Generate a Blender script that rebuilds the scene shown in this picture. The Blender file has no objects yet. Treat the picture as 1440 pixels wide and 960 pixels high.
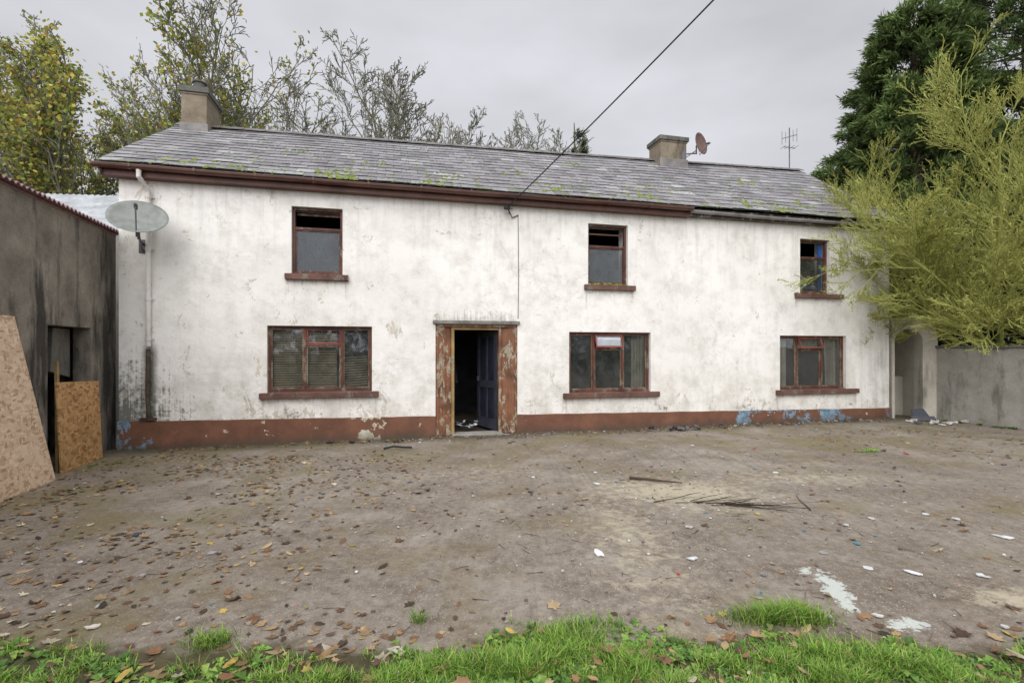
import bpy, math, random
import numpy as np
from mathutils import Vector, Matrix, noise as mno
random.seed(7); rng=np.random.default_rng(7)
R=random.random
def U(a,b): return a+(b-a)*random.random()
scene=bpy.context.scene

# ------------------------------------------------------------------ node helper
class M:
    def __init__(s,name,rough=0.85,spec=0.3):
        s.mat=bpy.data.materials.new(name); s.mat.use_nodes=True
        s.nt=s.mat.node_tree; s.nt.nodes.clear()
        s.out=s.n('ShaderNodeOutputMaterial'); s.b=s.n('ShaderNodeBsdfPrincipled')
        s.L(s.b.outputs[0],s.out.inputs[0]); s.set('Roughness',rough); s.set('Specular IOR Level',spec)
        s.co=s.n('ShaderNodeTexCoord').outputs['Object']
    def n(s,t): return s.nt.nodes.new(t)
    def L(s,a,b): s.nt.links.new(a,b)
    def put(s,inp,v):
        if v is None: return
        if isinstance(v,bpy.types.NodeSocket): s.L(v,inp)
        elif isinstance(v,tuple) and len(v)==3 and inp.type=='RGBA': inp.default_value=(*v,1)
        else: inp.default_value=v
    def set(s,k,v): s.put(s.b.inputs[k],v)
    def m(s,op,a,b=None,c=None,clamp=False):
        d=s.n('ShaderNodeMath'); d.operation=op; d.use_clamp=clamp
        for i,v in enumerate((a,b,c)): s.put(d.inputs[i],v)
        return d.outputs[0]
    def mul(s,*a):
        r=a[0]
        for x in a[1:]: r=s.m('MULTIPLY',r,x)
        return r
    def add(s,*a):
        r=a[0]
        for x in a[1:]: r=s.m('ADD',r,x)
        return r
    def mx(s,*a):
        r=a[0]
        for x in a[1:]: r=s.m('MAXIMUM',r,x)
        return r
    def sep(s,v=None):
        d=s.n('ShaderNodeSeparateXYZ'); s.L(v or s.co,d.inputs[0]); return d.outputs
    def map(s,scale=(1,1,1),loc=(0,0,0),rot=(0,0,0),v=None):
        d=s.n('ShaderNodeMapping'); s.L(v or s.co,d.inputs[0])
        d.inputs['Scale'].default_value=scale; d.inputs['Location'].default_value=loc; d.inputs['Rotation'].default_value=rot
        return d.outputs[0]
    def noise(s,scale,detail=4,rough=0.6,v=None,dist=0):
        d=s.n('ShaderNodeTexNoise'); s.L(v or s.co,d.inputs['Vector'])
        d.inputs['Scale'].default_value=scale; d.inputs['Detail'].default_value=min(detail,5)
        d.inputs['Roughness'].default_value=rough; d.inputs['Distortion'].default_value=dist
        return d.outputs[0]
    def noisec(s,scale,detail=2,v=None):
        d=s.n('ShaderNodeTexNoise'); s.L(v or s.co,d.inputs['Vector']); d.inputs['Scale'].default_value=scale; d.inputs['Detail'].default_value=detail
        return d.outputs[1]
    def vor(s,scale,v=None,feature='F1',out='Distance'):
        d=s.n('ShaderNodeTexVoronoi'); d.feature=feature; s.L(v or s.co,d.inputs['Vector']); d.inputs['Scale'].default_value=scale
        return d.outputs[out]
    def warp(s,amt,scale,v=None):
        c=s.noisec(scale,v=v); a=s.n('ShaderNodeVectorMath'); a.operation='MULTIPLY_ADD'
        s.L(c,a.inputs[0]); a.inputs[1].default_value=(amt,amt,amt); s.L(v or s.co,a.inputs[2]); return a.outputs[0]
    def mr(s,v,a,b,c=0.0,d=1.0):
        k=s.n('ShaderNodeMapRange'); k.clamp=True; s.put(k.inputs[0],v)
        for i,x in enumerate((a,b,c,d)): k.inputs[i+1].default_value=x
        return k.outputs[0]
    def box(s,v,a,b,soft=0.1):
        return s.mul(s.mr(v,a-soft,a+soft),s.mr(v,b-soft,b+soft,1.0,0.0))
    def mix(s,f,a,b,mode='MIX'):
        d=s.n('ShaderNodeMixRGB'); d.blend_type=mode; s.put(d.inputs[0],f); s.put(d.inputs[1],a); s.put(d.inputs[2],b); return d.outputs[0]
    def ramp(s,f,stops):
        d=s.n('ShaderNodeValToRGB'); s.L(f,d.inputs[0]); e=d.color_ramp.elements
        while len(e)<len(stops): e.new(0.5)
        for i,(p,c) in enumerate(stops): e[i].position=p; e[i].color=(*c,1)
        return d.outputs[0]
    def attr(s,name='Col'):
        d=s.n('ShaderNodeAttribute'); d.attribute_name=name; return d.outputs['Color']
    def bump(s,h,strength=0.5,dist=0.01,nrm=None):
        d=s.n('ShaderNodeBump'); d.inputs['Strength'].default_value=strength; d.inputs['Distance'].default_value=dist
        s.L(h,d.inputs['Height']); 
        if nrm: s.L(nrm,d.inputs['Normal'])
        s.L(d.outputs[0],s.b.inputs['Normal']); return d.outputs[0]

# ------------------------------------------------------------------ mesh helper
class MB:
    def __init__(s): s.v=[];s.f=[];s.m=[];s.c=[]
    def add(s,vs,fs,mat=0,col=(1,1,1)):
        o=len(s.v); s.v.extend(vs)
        for f in fs: s.f.append([i+o for i in f]); s.m.append(mat); s.c.append(col)
    def quad(s,a,b,c,d,mat=0,col=(1,1,1)): s.add([a,b,c,d],[(0,1,2,3)],mat,col)
    def box(s,x0,x1,y0,y1,z0,z1,mat=0,col=(1,1,1)):
        v=[(x0,y0,z0),(x1,y0,z0),(x1,y1,z0),(x0,y1,z0),(x0,y0,z1),(x1,y0,z1),(x1,y1,z1),(x0,y1,z1)]
        s.add(v,[(0,3,2,1),(4,5,6,7),(0,1,5,4),(1,2,6,5),(2,3,7,6),(3,0,4,7)],mat,col)
    def prism(s,quadpts,off,mat=0,col=(1,1,1)):
        q=[Vector(p) for p in quadpts]; o=Vector(off); n=len(q)
        vs=[tuple(p) for p in q]+[tuple(p+o) for p in q]
        fs=[tuple(range(n)),tuple(range(2*n-1,n-1,-1))]+[(i,i+n,(i+1)%n+n,(i+1)%n) for i in range(n)]
        s.add(vs,fs,mat,col)
    def tube(s,path,rad,sides=6,mat=0,col=(1,1,1),cap=True):
        n=len(path); P=[Vector(p) for p in path]; vs=[]
        ref=Vector((0.3,0.2,1)).normalized()
        for i in range(n):
            t=(P[min(i+1,n-1)]-P[max(i-1,0)])
            if t.length<1e-9: t=Vector((0,0,1))
            t.normalize(); a=t.cross(ref)
            if a.length<0.1: a=t.cross(Vector((1,0,0)))
            a.normalize(); b=t.cross(a); r=rad[i] if hasattr(rad,'__len__') else rad
            for k in range(sides):
                an=2*math.pi*k/sides; vs.append(tuple(P[i]+a*(r*math.cos(an))+b*(r*math.sin(an))))
        fs=[(i*sides+k,i*sides+(k+1)%sides,(i+1)*sides+(k+1)%sides,(i+1)*sides+k) for i in range(n-1) for k in range(sides)]
        if cap: fs+= [tuple(range(sides)),tuple(range((n-1)*sides,n*sides))]
        s.add(vs,fs,mat,col)
    def addnp(s,V,cols,mat=0):
        n,k,_=V.shape; o=len(s.v); s.v.extend(V.reshape(-1,3).tolist())
        idx=(np.arange(n*k).reshape(n,k)+o).tolist(); s.f.extend(idx); s.m.extend([mat]*n); s.c.extend(cols.tolist())
    def done(s,name,mats,parent=None,origin=(0,0,0),smooth=False,bevel=0,rot=None):
        me=bpy.data.meshes.new(name)
        if any(origin): 
            o=origin; vs=[(a[0]-o[0],a[1]-o[1],a[2]-o[2]) for a in s.v]
        else: vs=s.v
        me.from_pydata(vs,[],s.f)
        for m in mats: me.materials.append(m.mat if isinstance(m,M) else m)
        me.polygons.foreach_set('material_index',s.m)
        if smooth: me.polygons.foreach_set('use_smooth',[True]*len(s.f))
        ca=me.color_attributes.new('Col','FLOAT_COLOR','CORNER')
        lt=np.empty(len(s.f),dtype=np.int32); me.polygons.foreach_get('loop_total',lt)
        c=np.ones((len(s.f),4),dtype=np.float32); c[:,:3]=np.array(s.c,dtype=np.float32)
        ca.data.foreach_set('color',np.repeat(c,lt,axis=0).ravel())
        me.validate(); me.update()
        ob=bpy.data.objects.new(name,me); scene.collection.objects.link(ob); ob.location=origin
        if parent: ob.parent=parent
        if bevel:
            b=ob.modifiers.new('bev','BEVEL'); b.width=bevel; b.segments=2; b.limit_method='ANGLE'
        return ob
def empty(name,loc=(0,0,0),rz=0):
    e=bpy.data.objects.new(name,None); scene.collection.objects.link(e); e.location=loc; e.rotation_euler=(0,0,rz); e.empty_display_size=0.3; return e
def unit(n):
    a=rng.normal(size=(n,3)); return a/np.linalg.norm(a,axis=1,keepdims=True)
def leafquads(c,L,W,dirs=None,flat=None):
    n=len(c); a=unit(n) if dirs is None else dirs/np.linalg.norm(dirs,axis=1,keepdims=True)
    b=np.cross(a,unit(n)); b/=np.linalg.norm(b,axis=1,keepdims=True)+1e-9
    L=np.broadcast_to(L,(n,)).reshape(-1,1)/2; W=np.broadcast_to(W,(n,)).reshape(-1,1)/2
    return np.stack([c-a*L,c+b*W,c+a*L,c-b*W],axis=1)

# ------------------------------------------------------------------ ground height
def gh(x,y):
    return 0.012*np.sin(x*1.1+0.6)*np.cos(y*1.3)+0.008*np.sin(x*2.7+y*1.9)+0.004*np.sin(x*6.1-y*5.3)

# ------------------------------------------------------------------ materials
def simple(name,col,rough=0.8,var=0.25,scale=8,bumps=0.3,bd=0.004,spec=0.3,metal=0):
    m=M(name,rough,spec); n=m.noise(scale,5,0.65)
    lo=tuple(c*(1-var) for c in col); hi=tuple(min(1,c*(1+var)) for c in col)
    m.set('Base Color',m.ramp(n,[(0.3,lo),(0.7,hi)])); m.set('Metallic',metal)
    if bumps: m.bump(m.noise(scale*4,3,0.7),bumps,bd)
    return m
def mat_attr(name,rough=0.7,spec=0.25,trans=0,var=0.0):
    m=M(name,rough,spec); c=m.attr()
    if var: c=m.mix(m.mr(m.noise(14,3),0.35,0.65,0,var),c,(0.02,0.02,0.015))
    m.set('Base Color',c)
    if trans:
        t=m.n('ShaderNodeBsdfTranslucent'); m.L(c,t.inputs[0]); x=m.n('ShaderNodeMixShader'); x.inputs[0].default_value=trans
        m.L(m.b.outputs[0],x.inputs[1]); m.L(t.outputs[0],x.inputs[2]); m.L(x.outputs[0],m.out.inputs[0])
    return m

# white render wall (house-local coordinates: x along facade, z up)
WIN=dict(u1=(2.58,3.42,2.92,4.09),u2=(8.06,8.92,2.90,4.12),u3=(13.10,13.90,2.86,4.08),
         l1=(2.19,3.92,0.87,2.02),l2=(7.66,9.43,0.755,1.957),l3=(12.57,14.36,0.724,1.92))
SILL=dict(u1=(2.48,3.52),u2=(7.97,9.06),u3=(12.95,14.22),l1=(2.08,4.04),l2=(7.53,9.60),l3=(12.45,14.65))
DOOR=(5.05,6.61,0.0,2.08)
w=M('white_render',0.88,0.2); X,Y,Z=w.sep()
big=w.noise(0.55,4,0.6); med=w.noise(2.6,5,0.65)
col=w.ramp(big,[(0.3,(0.76,0.735,0.68)),(0.5,(0.84,0.82,0.77)),(0.7,(0.88,0.865,0.82))])
col=w.mix(w.mr(med,0.47,0.72,0,0.6),col,(0.54,0.52,0.46))
streak=w.noise(1,5,0.7,v=w.map((7,1,0.45)))
streak2=w.noise(1,5,0.7,v=w.map((26,1,0.8)))
topm=w.mr(Z,3.0,4.36,0.25,1)
col=w.mix(w.mul(w.mr(streak,0.50,0.72,0,0.55),topm),col,(0.42,0.41,0.37))
spk=w.noise(9,5,0.78)
patch=w.noise(0.9,3,0.6,v=w.map(loc=(11,0,3)))
# grey mottled soiling in irregular patches over the whole facade
soil_=w.mul(w.mr(patch,0.47,0.64),w.mr(spk,0.46,0.62))
col=w.mix(w.mul(soil_,0.42),col,(0.44,0.43,0.38))
low=w.mr(Z,0.3,1.5,1,0)
col=w.mix(w.mul(low,w.mr(med,0.38,0.66,0,0.6)),col,(0.50,0.47,0.40))
thr=w.add(w.mul(w.mr(Z,0.35,0.85,0.20,0)),spk,w.mul(w.mr(patch,0.4,0.65,-0.14,0.03)),w.mr(X,1.5,5.5,0.03,-0.05))
col=w.mix(w.mr(thr,0.66,0.74,0,0.85),col,(0.12,0.12,0.09))
leftm=w.mul(w.mr(X,0.1,1.7,1,0),w.mr(Z,0.5,2.0,1,0))
thr=w.add(w.mul(leftm,0.27),w.mul(spk,0.6),w.mul(streak2,0.4))
col=w.mix(w.mr(thr,0.62,0.73,0,0.85),col,(0.09,0.095,0.075))
pipem=w.mul(w.box(X,0.36,0.52,0.05),w.mr(Z,1.55,1.75,1,0))
col=w.mix(w.mul(pipem,w.mr(med,0.38,0.5,0.2,0.9)),col,(0.06,0.062,0.042))
rightm=w.mul(w.mr(X,14.4,15.5,0,1),w.mr(Z,1.0,3.3,1,0.35))
col=w.mix(w.mul(rightm,w.mr(streak,0.42,0.65,0,0.65)),col,(0.36,0.34,0.30))
acc=None
for k,(a,b) in SILL.items():
    z=WIN[k][2]-0.1
    e=w.mul(w.m('ADD',w.box(X,a-0.03,a+0.12,0.06),w.box(X,b-0.12,b+0.03,0.06)),w.mr(Z,z-1.0,z+0.05,0,1),w.mr(Z,z,z+0.05,1,0))
    t=w.mx(w.mul(w.box(X,a,b,0.05),w.mr(Z,z-0.35,z,0,0.8),w.mr(Z,z-0.01,z+0.01,1,0)),e)
    acc=t if acc is None else w.mx(acc,t)
acc=w.mx(acc,w.mul(w.box(X,5.0,6.65,0.08),w.mr(Z,2.15,2.6,1.0,0),w.mr(Z,2.1,2.12,0,1)))
thr=w.add(w.mul(acc,0.30),w.mul(streak2,0.55),w.mul(spk,0.4))
col=w.mix(w.mr(thr,0.67,0.86,0,0.65),col,(0.20,0.185,0.155))
# scuffs / knocks / bare patches
sc=w.noise(1.6,5,0.8,v=w.map((1.4,1,2.6),rot=(0,0.7,0),loc=(3,0,1)),dist=1.2)
col=w.mix(w.mr(sc,0.635,0.70,0,0.65),col,(0.34,0.32,0.28))
sc2=w.noise(1.5,5,0.8,v=w.map((1.6,1,1.2),loc=(8,0,4)),dist=0.6)
pth=w.add(sc2,w.mr(Z,0.4,1.3,0.07,0),w.mul(w.mr(X,3.8,5,1,0),0.03))
col=w.mix(w.mr(pth,0.64,0.653,0,0.75),col,w.mix(w.mr(spk,0.4,0.6),(0.62,0.56,0.46),(0.42,0.39,0.33)))
ck=w.vor(0.8,v=w.warp(0.55,1.7),feature='DISTANCE_TO_EDGE')
ckm=w.mul(w.mr(ck,0.0,0.004,1,0),w.mr(med,0.52,0.6,0,0.3))
col=w.mix(ckm,col,(0.33,0.31,0.27))
w.set('Base Color',col)
w.bump(w.add(w.mul(w.noise(22,3,0.75),0.6),w.mul(w.noise(4,3,0.6),1.6)),0.6,0.013)
MW=w
# plinth paint
p=M('plinth_brown_paint',0.7,0.35); X,Y,Z=p.sep()
n1=p.noise(2.3,5,0.7); col=p.ramp(n1,[(0.3,(0.12,0.055,0.033)),(0.7,(0.22,0.10,0.06))])
pn=p.noise(3.4,5,0.7,v=p.warp(0.3,3))
bm=p.add(pn,p.mul(p.box(X,11.35,14.6,0.25),0.18),p.mul(p.mr(X,0.05,0.6,0.25,0)),p.mul(p.mr(X,14.9,15.4,0,0.12)))
col=p.mix(p.mr(bm,0.685,0.695),col,p.ramp(p.noise(9,3),[(0.35,(0.10,0.17,0.24)),(0.65,(0.25,0.35,0.42))]))
cm=p.add(p.noise(3.0,5,0.7,v=p.map(loc=(4,2,7))),p.mul(p.box(X,3.7,4.15,0.1),0.14),p.mul(p.box(X,0.7,5,0.4),0.04),p.mr(Z,0.3,0.45,0,0.03))
col=p.mix(p.mr(cm,0.67,0.68),col,p.ramp(p.noise(12,3),[(0.35,(0.42,0.39,0.30)),(0.65,(0.60,0.56,0.46))]))
col=p.mix(p.mul(p.mr(p.m('ADD',Z,p.mul(n1,0.25)),0.10,0.28,1,0),0.85),col,(0.075,0.062,0.045))
p.set('Base Color',col); p.bump(p.noise(30,3,0.7),0.5,0.006)
MPL=p
def timber(name,base=(0.11,0.04,0.028),peel=(0.36,0.31,0.25),th=0.60,rough=0.55):
    m=M(name,rough,0.35); n=m.noise(6,5,0.75,v=m.map((1,1,0.5)))
    c=m.ramp(m.noise(3.2,4),[(0.3,tuple(x*0.55 for x in base)),(0.7,tuple(x*1.5 for x in base))])
    c=m.mix(m.mr(n,th,th+0.02,0,0.9),c,m.ramp(m.noise(20,3),[(0.3,tuple(x*0.4 for x in peel)),(0.7,peel)]))
    m.set('Base Color',c); m.bump(m.noise(24,3,0.7),0.4,0.004); return m
MT=timber('window_timber',(0.10,0.042,0.030),(0.27,0.22,0.17),0.555); MTP=timber('door_timber',(0.19,0.085,0.045),(0.52,0.46,0.33),0.53)
MSILL=timber('sill_paint',(0.12,0.062,0.047),(0.24,0.22,0.18),0.57,0.75)
MTAN=timber('old_tan_timber',(0.30,0.20,0.08),(0.38,0.33,0.22),0.6)
MFAS=timber('fascia_paint',(0.095,0.038,0.026),(0.20,0.14,0.10),0.62,0.45)
MGUT=simple('brown_gutter',(0.085,0.035,0.024),0.35,0.35,3,0.1,spec=0.5)
MGGUT=simple('grey_gutter',(0.20,0.19,0.18),0.5,0.4,3,0.2,spec=0.4)
MDARKF=timber('dark_fascia',(0.06,0.035,0.028),(0.40,0.38,0.34),0.55,0.5)
MPVC=M('white_downpipe',0.5,0.4); 
MPVC.set('Base Color',MPVC.mix(MPVC.mr(MPVC.noise(3,5,0.7),0.45,0.7,0,0.6),(0.72,0.70,0.66),(0.36,0.34,0.28)))
# slate
s=M('roof_slate',0.6,0.4); c=s.attr()
lm=s.noise(1.1,4,0.7); c=s.mix(s.mr(s.noise(9,5,0.7),0.4,0.7,0,0.45),c,(0.25,0.25,0.235))
stn=s.noise(1.0,5,0.7,v=s.map((2.2,0.7,0.7),loc=(2,2,2))); c=s.mix(s.mr(stn,0.5,0.72,0,0.5),c,(0.095,0.09,0.083))
lich=s.mul(s.mr(s.noise(17,4,0.7),0.57,0.64),s.mr(lm,0.38,0.58)); c=s.mix(s.mul(lich,0.8),c,(0.48,0.48,0.44))
SX,SY,SZ=s.sep()
mossm=s.add(s.noise(3.3,5,0.75),s.mr(SY,-0.2,0.9,0.07,0),s.mul(lm,0.10)); c=s.mix(s.mr(mossm,0.665,0.72,0,0.85),c,(0.11,0.14,0.04))
s.set('Base Color',c); s.bump(s.noise(26,3,0.7),0.4,0.005); MSL=s
MMOSS=M('moss',0.95,0.1); MMOSS.set('Base Color',MMOSS.ramp(MMOSS.noise(30,3),[(0.3,(0.07,0.10,0.015)),(0.7,(0.26,0.32,0.06))])); MMOSS.bump(MMOSS.noise(120,3),0.9,0.01)
def concrete(name,lo,hi,stain=(0.04,0.04,0.035),sth=0.58,scale=1.0,moss=0.0,lowdark=0.0):
    m=M(name,0.92,0.15); c=m.ramp(m.noise(2.0*scale,5,0.7),[(0.3,lo),(0.7,hi)])
    c=m.mix(m.mr(m.noise(60,2),0.4,0.7,0,0.35),c,tuple(x*0.5 for x in lo))
    st=m.noise(1,5,0.7,v=m.map((2.4,2.4,0.5)));
    zz=m.sep()[2]
    st=m.m('ADD',st,m.mr(zz,0,2.6,lowdark,0))
    c=m.mix(m.mr(st,sth,sth+0.14,0,0.85),c,stain)
    if moss: c=m.mix(m.mr(m.noise(3.1,5,0.7),0.60,0.68,0,moss),c,(0.09,0.11,0.03))
    m.set('Base Color',c); m.bump(m.add(m.noise(8,4,0.7),m.mul(m.noise(70,2),0.4)),0.6,0.015); return m
MSHED=concrete('shed_render',(0.15,0.135,0.11),(0.34,0.30,0.25),(0.025,0.024,0.022),0.52,1.0,0.0,0.15)
MGW=concrete('garden_wall_render',(0.25,0.24,0.21),(0.40,0.38,0.335),(0.11,0.11,0.09),0.57,1,0.4)
MARCH=concrete('arch_plaster',(0.42,0.39,0.33),(0.60,0.56,0.47),(0.20,0.185,0.155),0.56,1,0.15)
MCH=concrete('chimney_render',(0.19,0.155,0.115),(0.33,0.275,0.205),(0.08,0.07,0.055),0.57,1.6,0.4)
MCAP=concrete('chimney_cap',(0.11,0.11,0.10),(0.20,0.195,0.17),(0.05,0.055,0.045),0.55,2,0.5)
MBLK=concrete('block',(0.2,0.19,0.17),(0.3,0.29,0.26))
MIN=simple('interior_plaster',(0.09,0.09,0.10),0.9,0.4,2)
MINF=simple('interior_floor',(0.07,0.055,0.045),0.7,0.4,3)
MBLACK=simple('dark_paint',(0.022,0.025,0.038),0.35,0.4,4,spec=0.5)
MBLUE=simple('blue_paint',(0.03,0.13,0.42),0.5,0.3,4)
MPAPER=simple('paper',(0.62,0.62,0.64),0.8,0.2,6)
MCUR=simple('curtain_cloth',(0.48,0.43,0.33),0.95,0.25,3)
MBLIND=simple('blind_slat',(0.50,0.40,0.22),0.6,0.3,2)
MMET=simple('galvanised_metal',(0.46,0.48,0.49),0.45,0.3,2.5,0.2,metal=0.2)
MDISH=M('dish_grey',0.6,0.3); MDISH.set('Base Color',MDISH.mix(MDISH.mr(MDISH.noise(6,5,0.7),0.42,0.66,0,0.7),(0.24,0.25,0.235),(0.12,0.14,0.10)))
MRED=simple('weathered_dish',(0.17,0.105,0.09),0.6,0.35,6)
MSTEEL=simple('steel_bracket',(0.14,0.14,0.145),0.5,0.3,8,0,metal=0.5)
MPURP=simple('red_corrugated',(0.24,0.14,0.14),0.6,0.35,5)
MCABLE=simple('black_cable',(0.02,0.02,0.02),0.6,0.1,2,0)
MPOT=simple('clay_pot',(0.10,0.095,0.085),0.8,0.3,6)
def glassmat(name,dust,dcol,refl=0.10):
    m=M(name); nt=m.nt
    tr=m.n('ShaderNodeBsdfTransparent'); tr.inputs[0].default_value=(0.80,0.84,0.84,1)
    gl=m.n('ShaderNodeBsdfGlossy'); gl.inputs['Roughness'].default_value=0.04; gl.inputs[0].default_value=(0.9,0.92,0.95,1)
    bp=m.n('ShaderNodeBump'); bp.inputs['Strength'].default_value=0.12; bp.inputs['Distance'].default_value=0.02; m.L(m.noise(1.8,2),bp.inputs['Height']); m.L(bp.outputs[0],gl.inputs['Normal'])
    lw=m.n('ShaderNodeFresnel'); lw.inputs[0].default_value=1.5
    x=m.n('ShaderNodeMixShader'); m.L(m.m('ADD',lw.outputs[0],refl,clamp=True),x.inputs[0]); m.L(tr.outputs[0],x.inputs[1]); m.L(gl.outputs[0],x.inputs[2])
    df=m.n('ShaderNodeBsdfDiffuse'); df.inputs[0].default_value=(*dcol,1)
    y=m.n('ShaderNodeMixShader'); f=m.mr(m.noise(3.4,5,0.8,v=m.map((1,1,0.7))),0.32,0.72,dust*0.25,min(1,dust*1.7)); m.L(f,y.inputs[0]); m.L(x.outputs[0],y.inputs[1]); m.L(df.outputs[0],y.inputs[2])
    m.L(y.outputs[0],m.out.inputs[0]); return m
MG1=glassmat('dirty_glass',0.10,(0.30,0.31,0.30)); MG2=glassmat('fogged_glass',0.42,(0.14,0.155,0.16),0.03)

# ground
g=M('yard_ground',0.78,0.3); X,Y,Z=g.sep()
n0=g.noise(0.45,5,0.6); n1=g.noise(1.7,5,0.68); n2=g.noise(14,5,0.78); 
col=g.ramp(n0,[(0.32,(0.165,0.132,0.100)),(0.5,(0.225,0.188,0.148)),(0.68,(0.275,0.238,0.190))])
col=g.mix(g.mr(n1,0.46,0.64,0,0.65),col,(0.125,0.097,0.070))
col=g.mix(g.mr(n1,0.46,0.32,0,0.5),col,(0.33,0.30,0.25))
col=g.mix(g.mr(n2,0.48,0.68,0,0.45),col,(0.37,0.335,0.285))
col=g.mix(g.mr(n2,0.46,0.32,0,0.5),col,(0.075,0.060,0.047))
v1=g.n('ShaderNodeTexVoronoi'); g.L(g.co,v1.inputs['Vector']); v1.inputs['Scale'].default_value=75
pd=v1.outputs['Distance']; ps=g.sep(v1.outputs['Color']); pv=ps[0]
pex=g.mr(n1,0.35,0.6,0.35,0.9)
col=g.mix(g.mul(g.mr(pv,0.55,0.8),g.mr(pd,0.2,0.45,1,0),pex),col,g.ramp(ps[1],[(0.2,(0.07,0.06,0.052)),(0.5,(0.36,0.30,0.24)),(0.9,(0.54,0.50,0.44))]))
v2=g.n('ShaderNodeTexVoronoi'); g.L(g.co,v2.inputs['Vector']); v2.inputs['Scale'].default_value=30
pd2=v2.outputs['Distance']; pc2=g.sep(v2.outputs['Color'])[0]
col=g.mix(g.mul(g.mr(pc2,0.84,0.86),g.mr(pd2,0.2,0.3,1,0),0.7),col,g.ramp(pc2,[(0.84,(0.44,0.39,0.33)),(0.92,(0.07,0.055,0.045)),(1.0,(0.28,0.17,0.12))]))
br=g.noise(1,3,0.6,v=g.map((16,0.5,1),rot=(0,0,0.06)))
col=g.mix(g.mul(g.mr(br,0.45,0.65),g.mr(n0,0.4,0.6),0.32),col,(0.10,0.083,0.066))
al=g.add(g.noise(0.8,5,0.65,v=g.map(loc=(3,7,0))),g.mr(X,-6,-1,0.09,0),g.mr(Y,6.2,7.6,0,0.06))
col=g.mix(g.mr(al,0.52,0.68,0,0.6),col,(0.16,0.132,0.05))
def spot(cx,cy,rx,ry,ang=0):
    v=g.map(loc=(-cx,-cy,0))
    if ang: v=g.map((1,1,1),rot=(0,0,ang),v=v)
    v=g.map((1/rx,1/ry,0),v=v)
    l=g.n('ShaderNodeVectorMath'); l.operation='LENGTH'; g.L(v,l.inputs[0]); return g.mr(l.outputs['Value'],0,1.2,1,0)
sp=g.noise(9,5,0.78,v=g.warp(0.2,3))
c1=g.mx(spot(1.85,5.6,1.3,0.9),spot(3.25,3.15,0.5,0.25),g.mul(spot(1.0,4.3,0.6,2.2),0.6),g.mul(spot(3.6,6.2,1.8,0.5),0.6),g.mul(spot(-0.5,6.5,1.2,0.7),0.45))
col=g.mix(g.mul(g.mr(g.add(g.mul(c1,0.32),g.mul(sp,0.8)),0.50,0.68),0.72),col,(0.48,0.425,0.30))
c2=g.mx(spot(2.16,3.32,0.5,0.13,-1.35),g.mul(spot(2.32,2.92,0.2,0.14),0.85),g.mul(spot(2.12,3.62,0.12,0.12),0.8))
col=g.mix(g.mul(g.mr(g.add(g.mul(c2,0.40),g.mul(sp,1.0)),0.70,0.75),0.85),col,(0.52,0.56,0.51))
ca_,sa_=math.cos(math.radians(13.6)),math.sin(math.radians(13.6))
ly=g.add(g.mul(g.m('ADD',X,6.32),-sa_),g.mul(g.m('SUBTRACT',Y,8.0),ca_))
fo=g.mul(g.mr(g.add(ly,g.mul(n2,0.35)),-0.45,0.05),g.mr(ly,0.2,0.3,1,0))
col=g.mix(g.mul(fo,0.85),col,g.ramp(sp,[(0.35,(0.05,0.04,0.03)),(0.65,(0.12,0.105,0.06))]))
edge=g.add(g.mul(n1,0.7),2.40)
soil=g.m('SUBTRACT',edge,Y); soilm=g.mr(soil,0.0,0.15)
col=g.mix(soilm,col,g.ramp(n2,[(0.3,(0.04,0.035,0.015)),(0.7,(0.10,0.085,0.04))]))
far=g.mx(g.mr(Y,16,20),g.mr(g.m('ABSOLUTE',X),16,20))
col=g.mix(far,col,g.ramp(n1,[(0.3,(0.05,0.09,0.02)),(0.7,(0.10,0.14,0.04))]))
g.set('Base Color',col); g.set('Roughness',g.mr(n1,0.3,0.7,0.5,0.95))
g.bump(g.add(n2,g.mul(g.mr(pd,0.1,0.5,1,0),0.35),g.mul(n1,1.2)),0.55,0.011)
MGR=g
def axis(fine_a,fine_b,step,far):
    a=np.arange(fine_a,fine_b+1e-6,step); o=np.geomspace(0.5,far,18)
    return np.concatenate([fine_a-o[::-1],a,fine_b+o])
xs=axis(-8,11,0.12,400); ys=axis(-2,12,0.12,400)
GX,GY=np.meshgrid(xs,ys); GZ=gh(GX,GY); 
fade=np.clip((30-np.hypot(GX,GY))/10,0,1); GZ=GZ*fade
GZ+=np.where(GY<2.7,0.03*np.clip((2.7-GY)/0.4,0,1),0)*fade
def ghh(x,y): return gh(x,y)+0.03*np.clip((2.7-np.asarray(y))/0.4,0,1)
b=MB(); nx=len(xs); b.v=np.stack([GX.ravel(),GY.ravel(),GZ.ravel()],1).tolist()
b.f=[(j*nx+i,j*nx+i+1,(j+1)*nx+i+1,(j+1)*nx+i) for j in range(len(ys)-1) for i in range(nx-1)]
b.m=[0]*len(b.f); b.c=[(1,1,1)]*len(b.f)
b.done('ground',[MGR],smooth=True)

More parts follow.
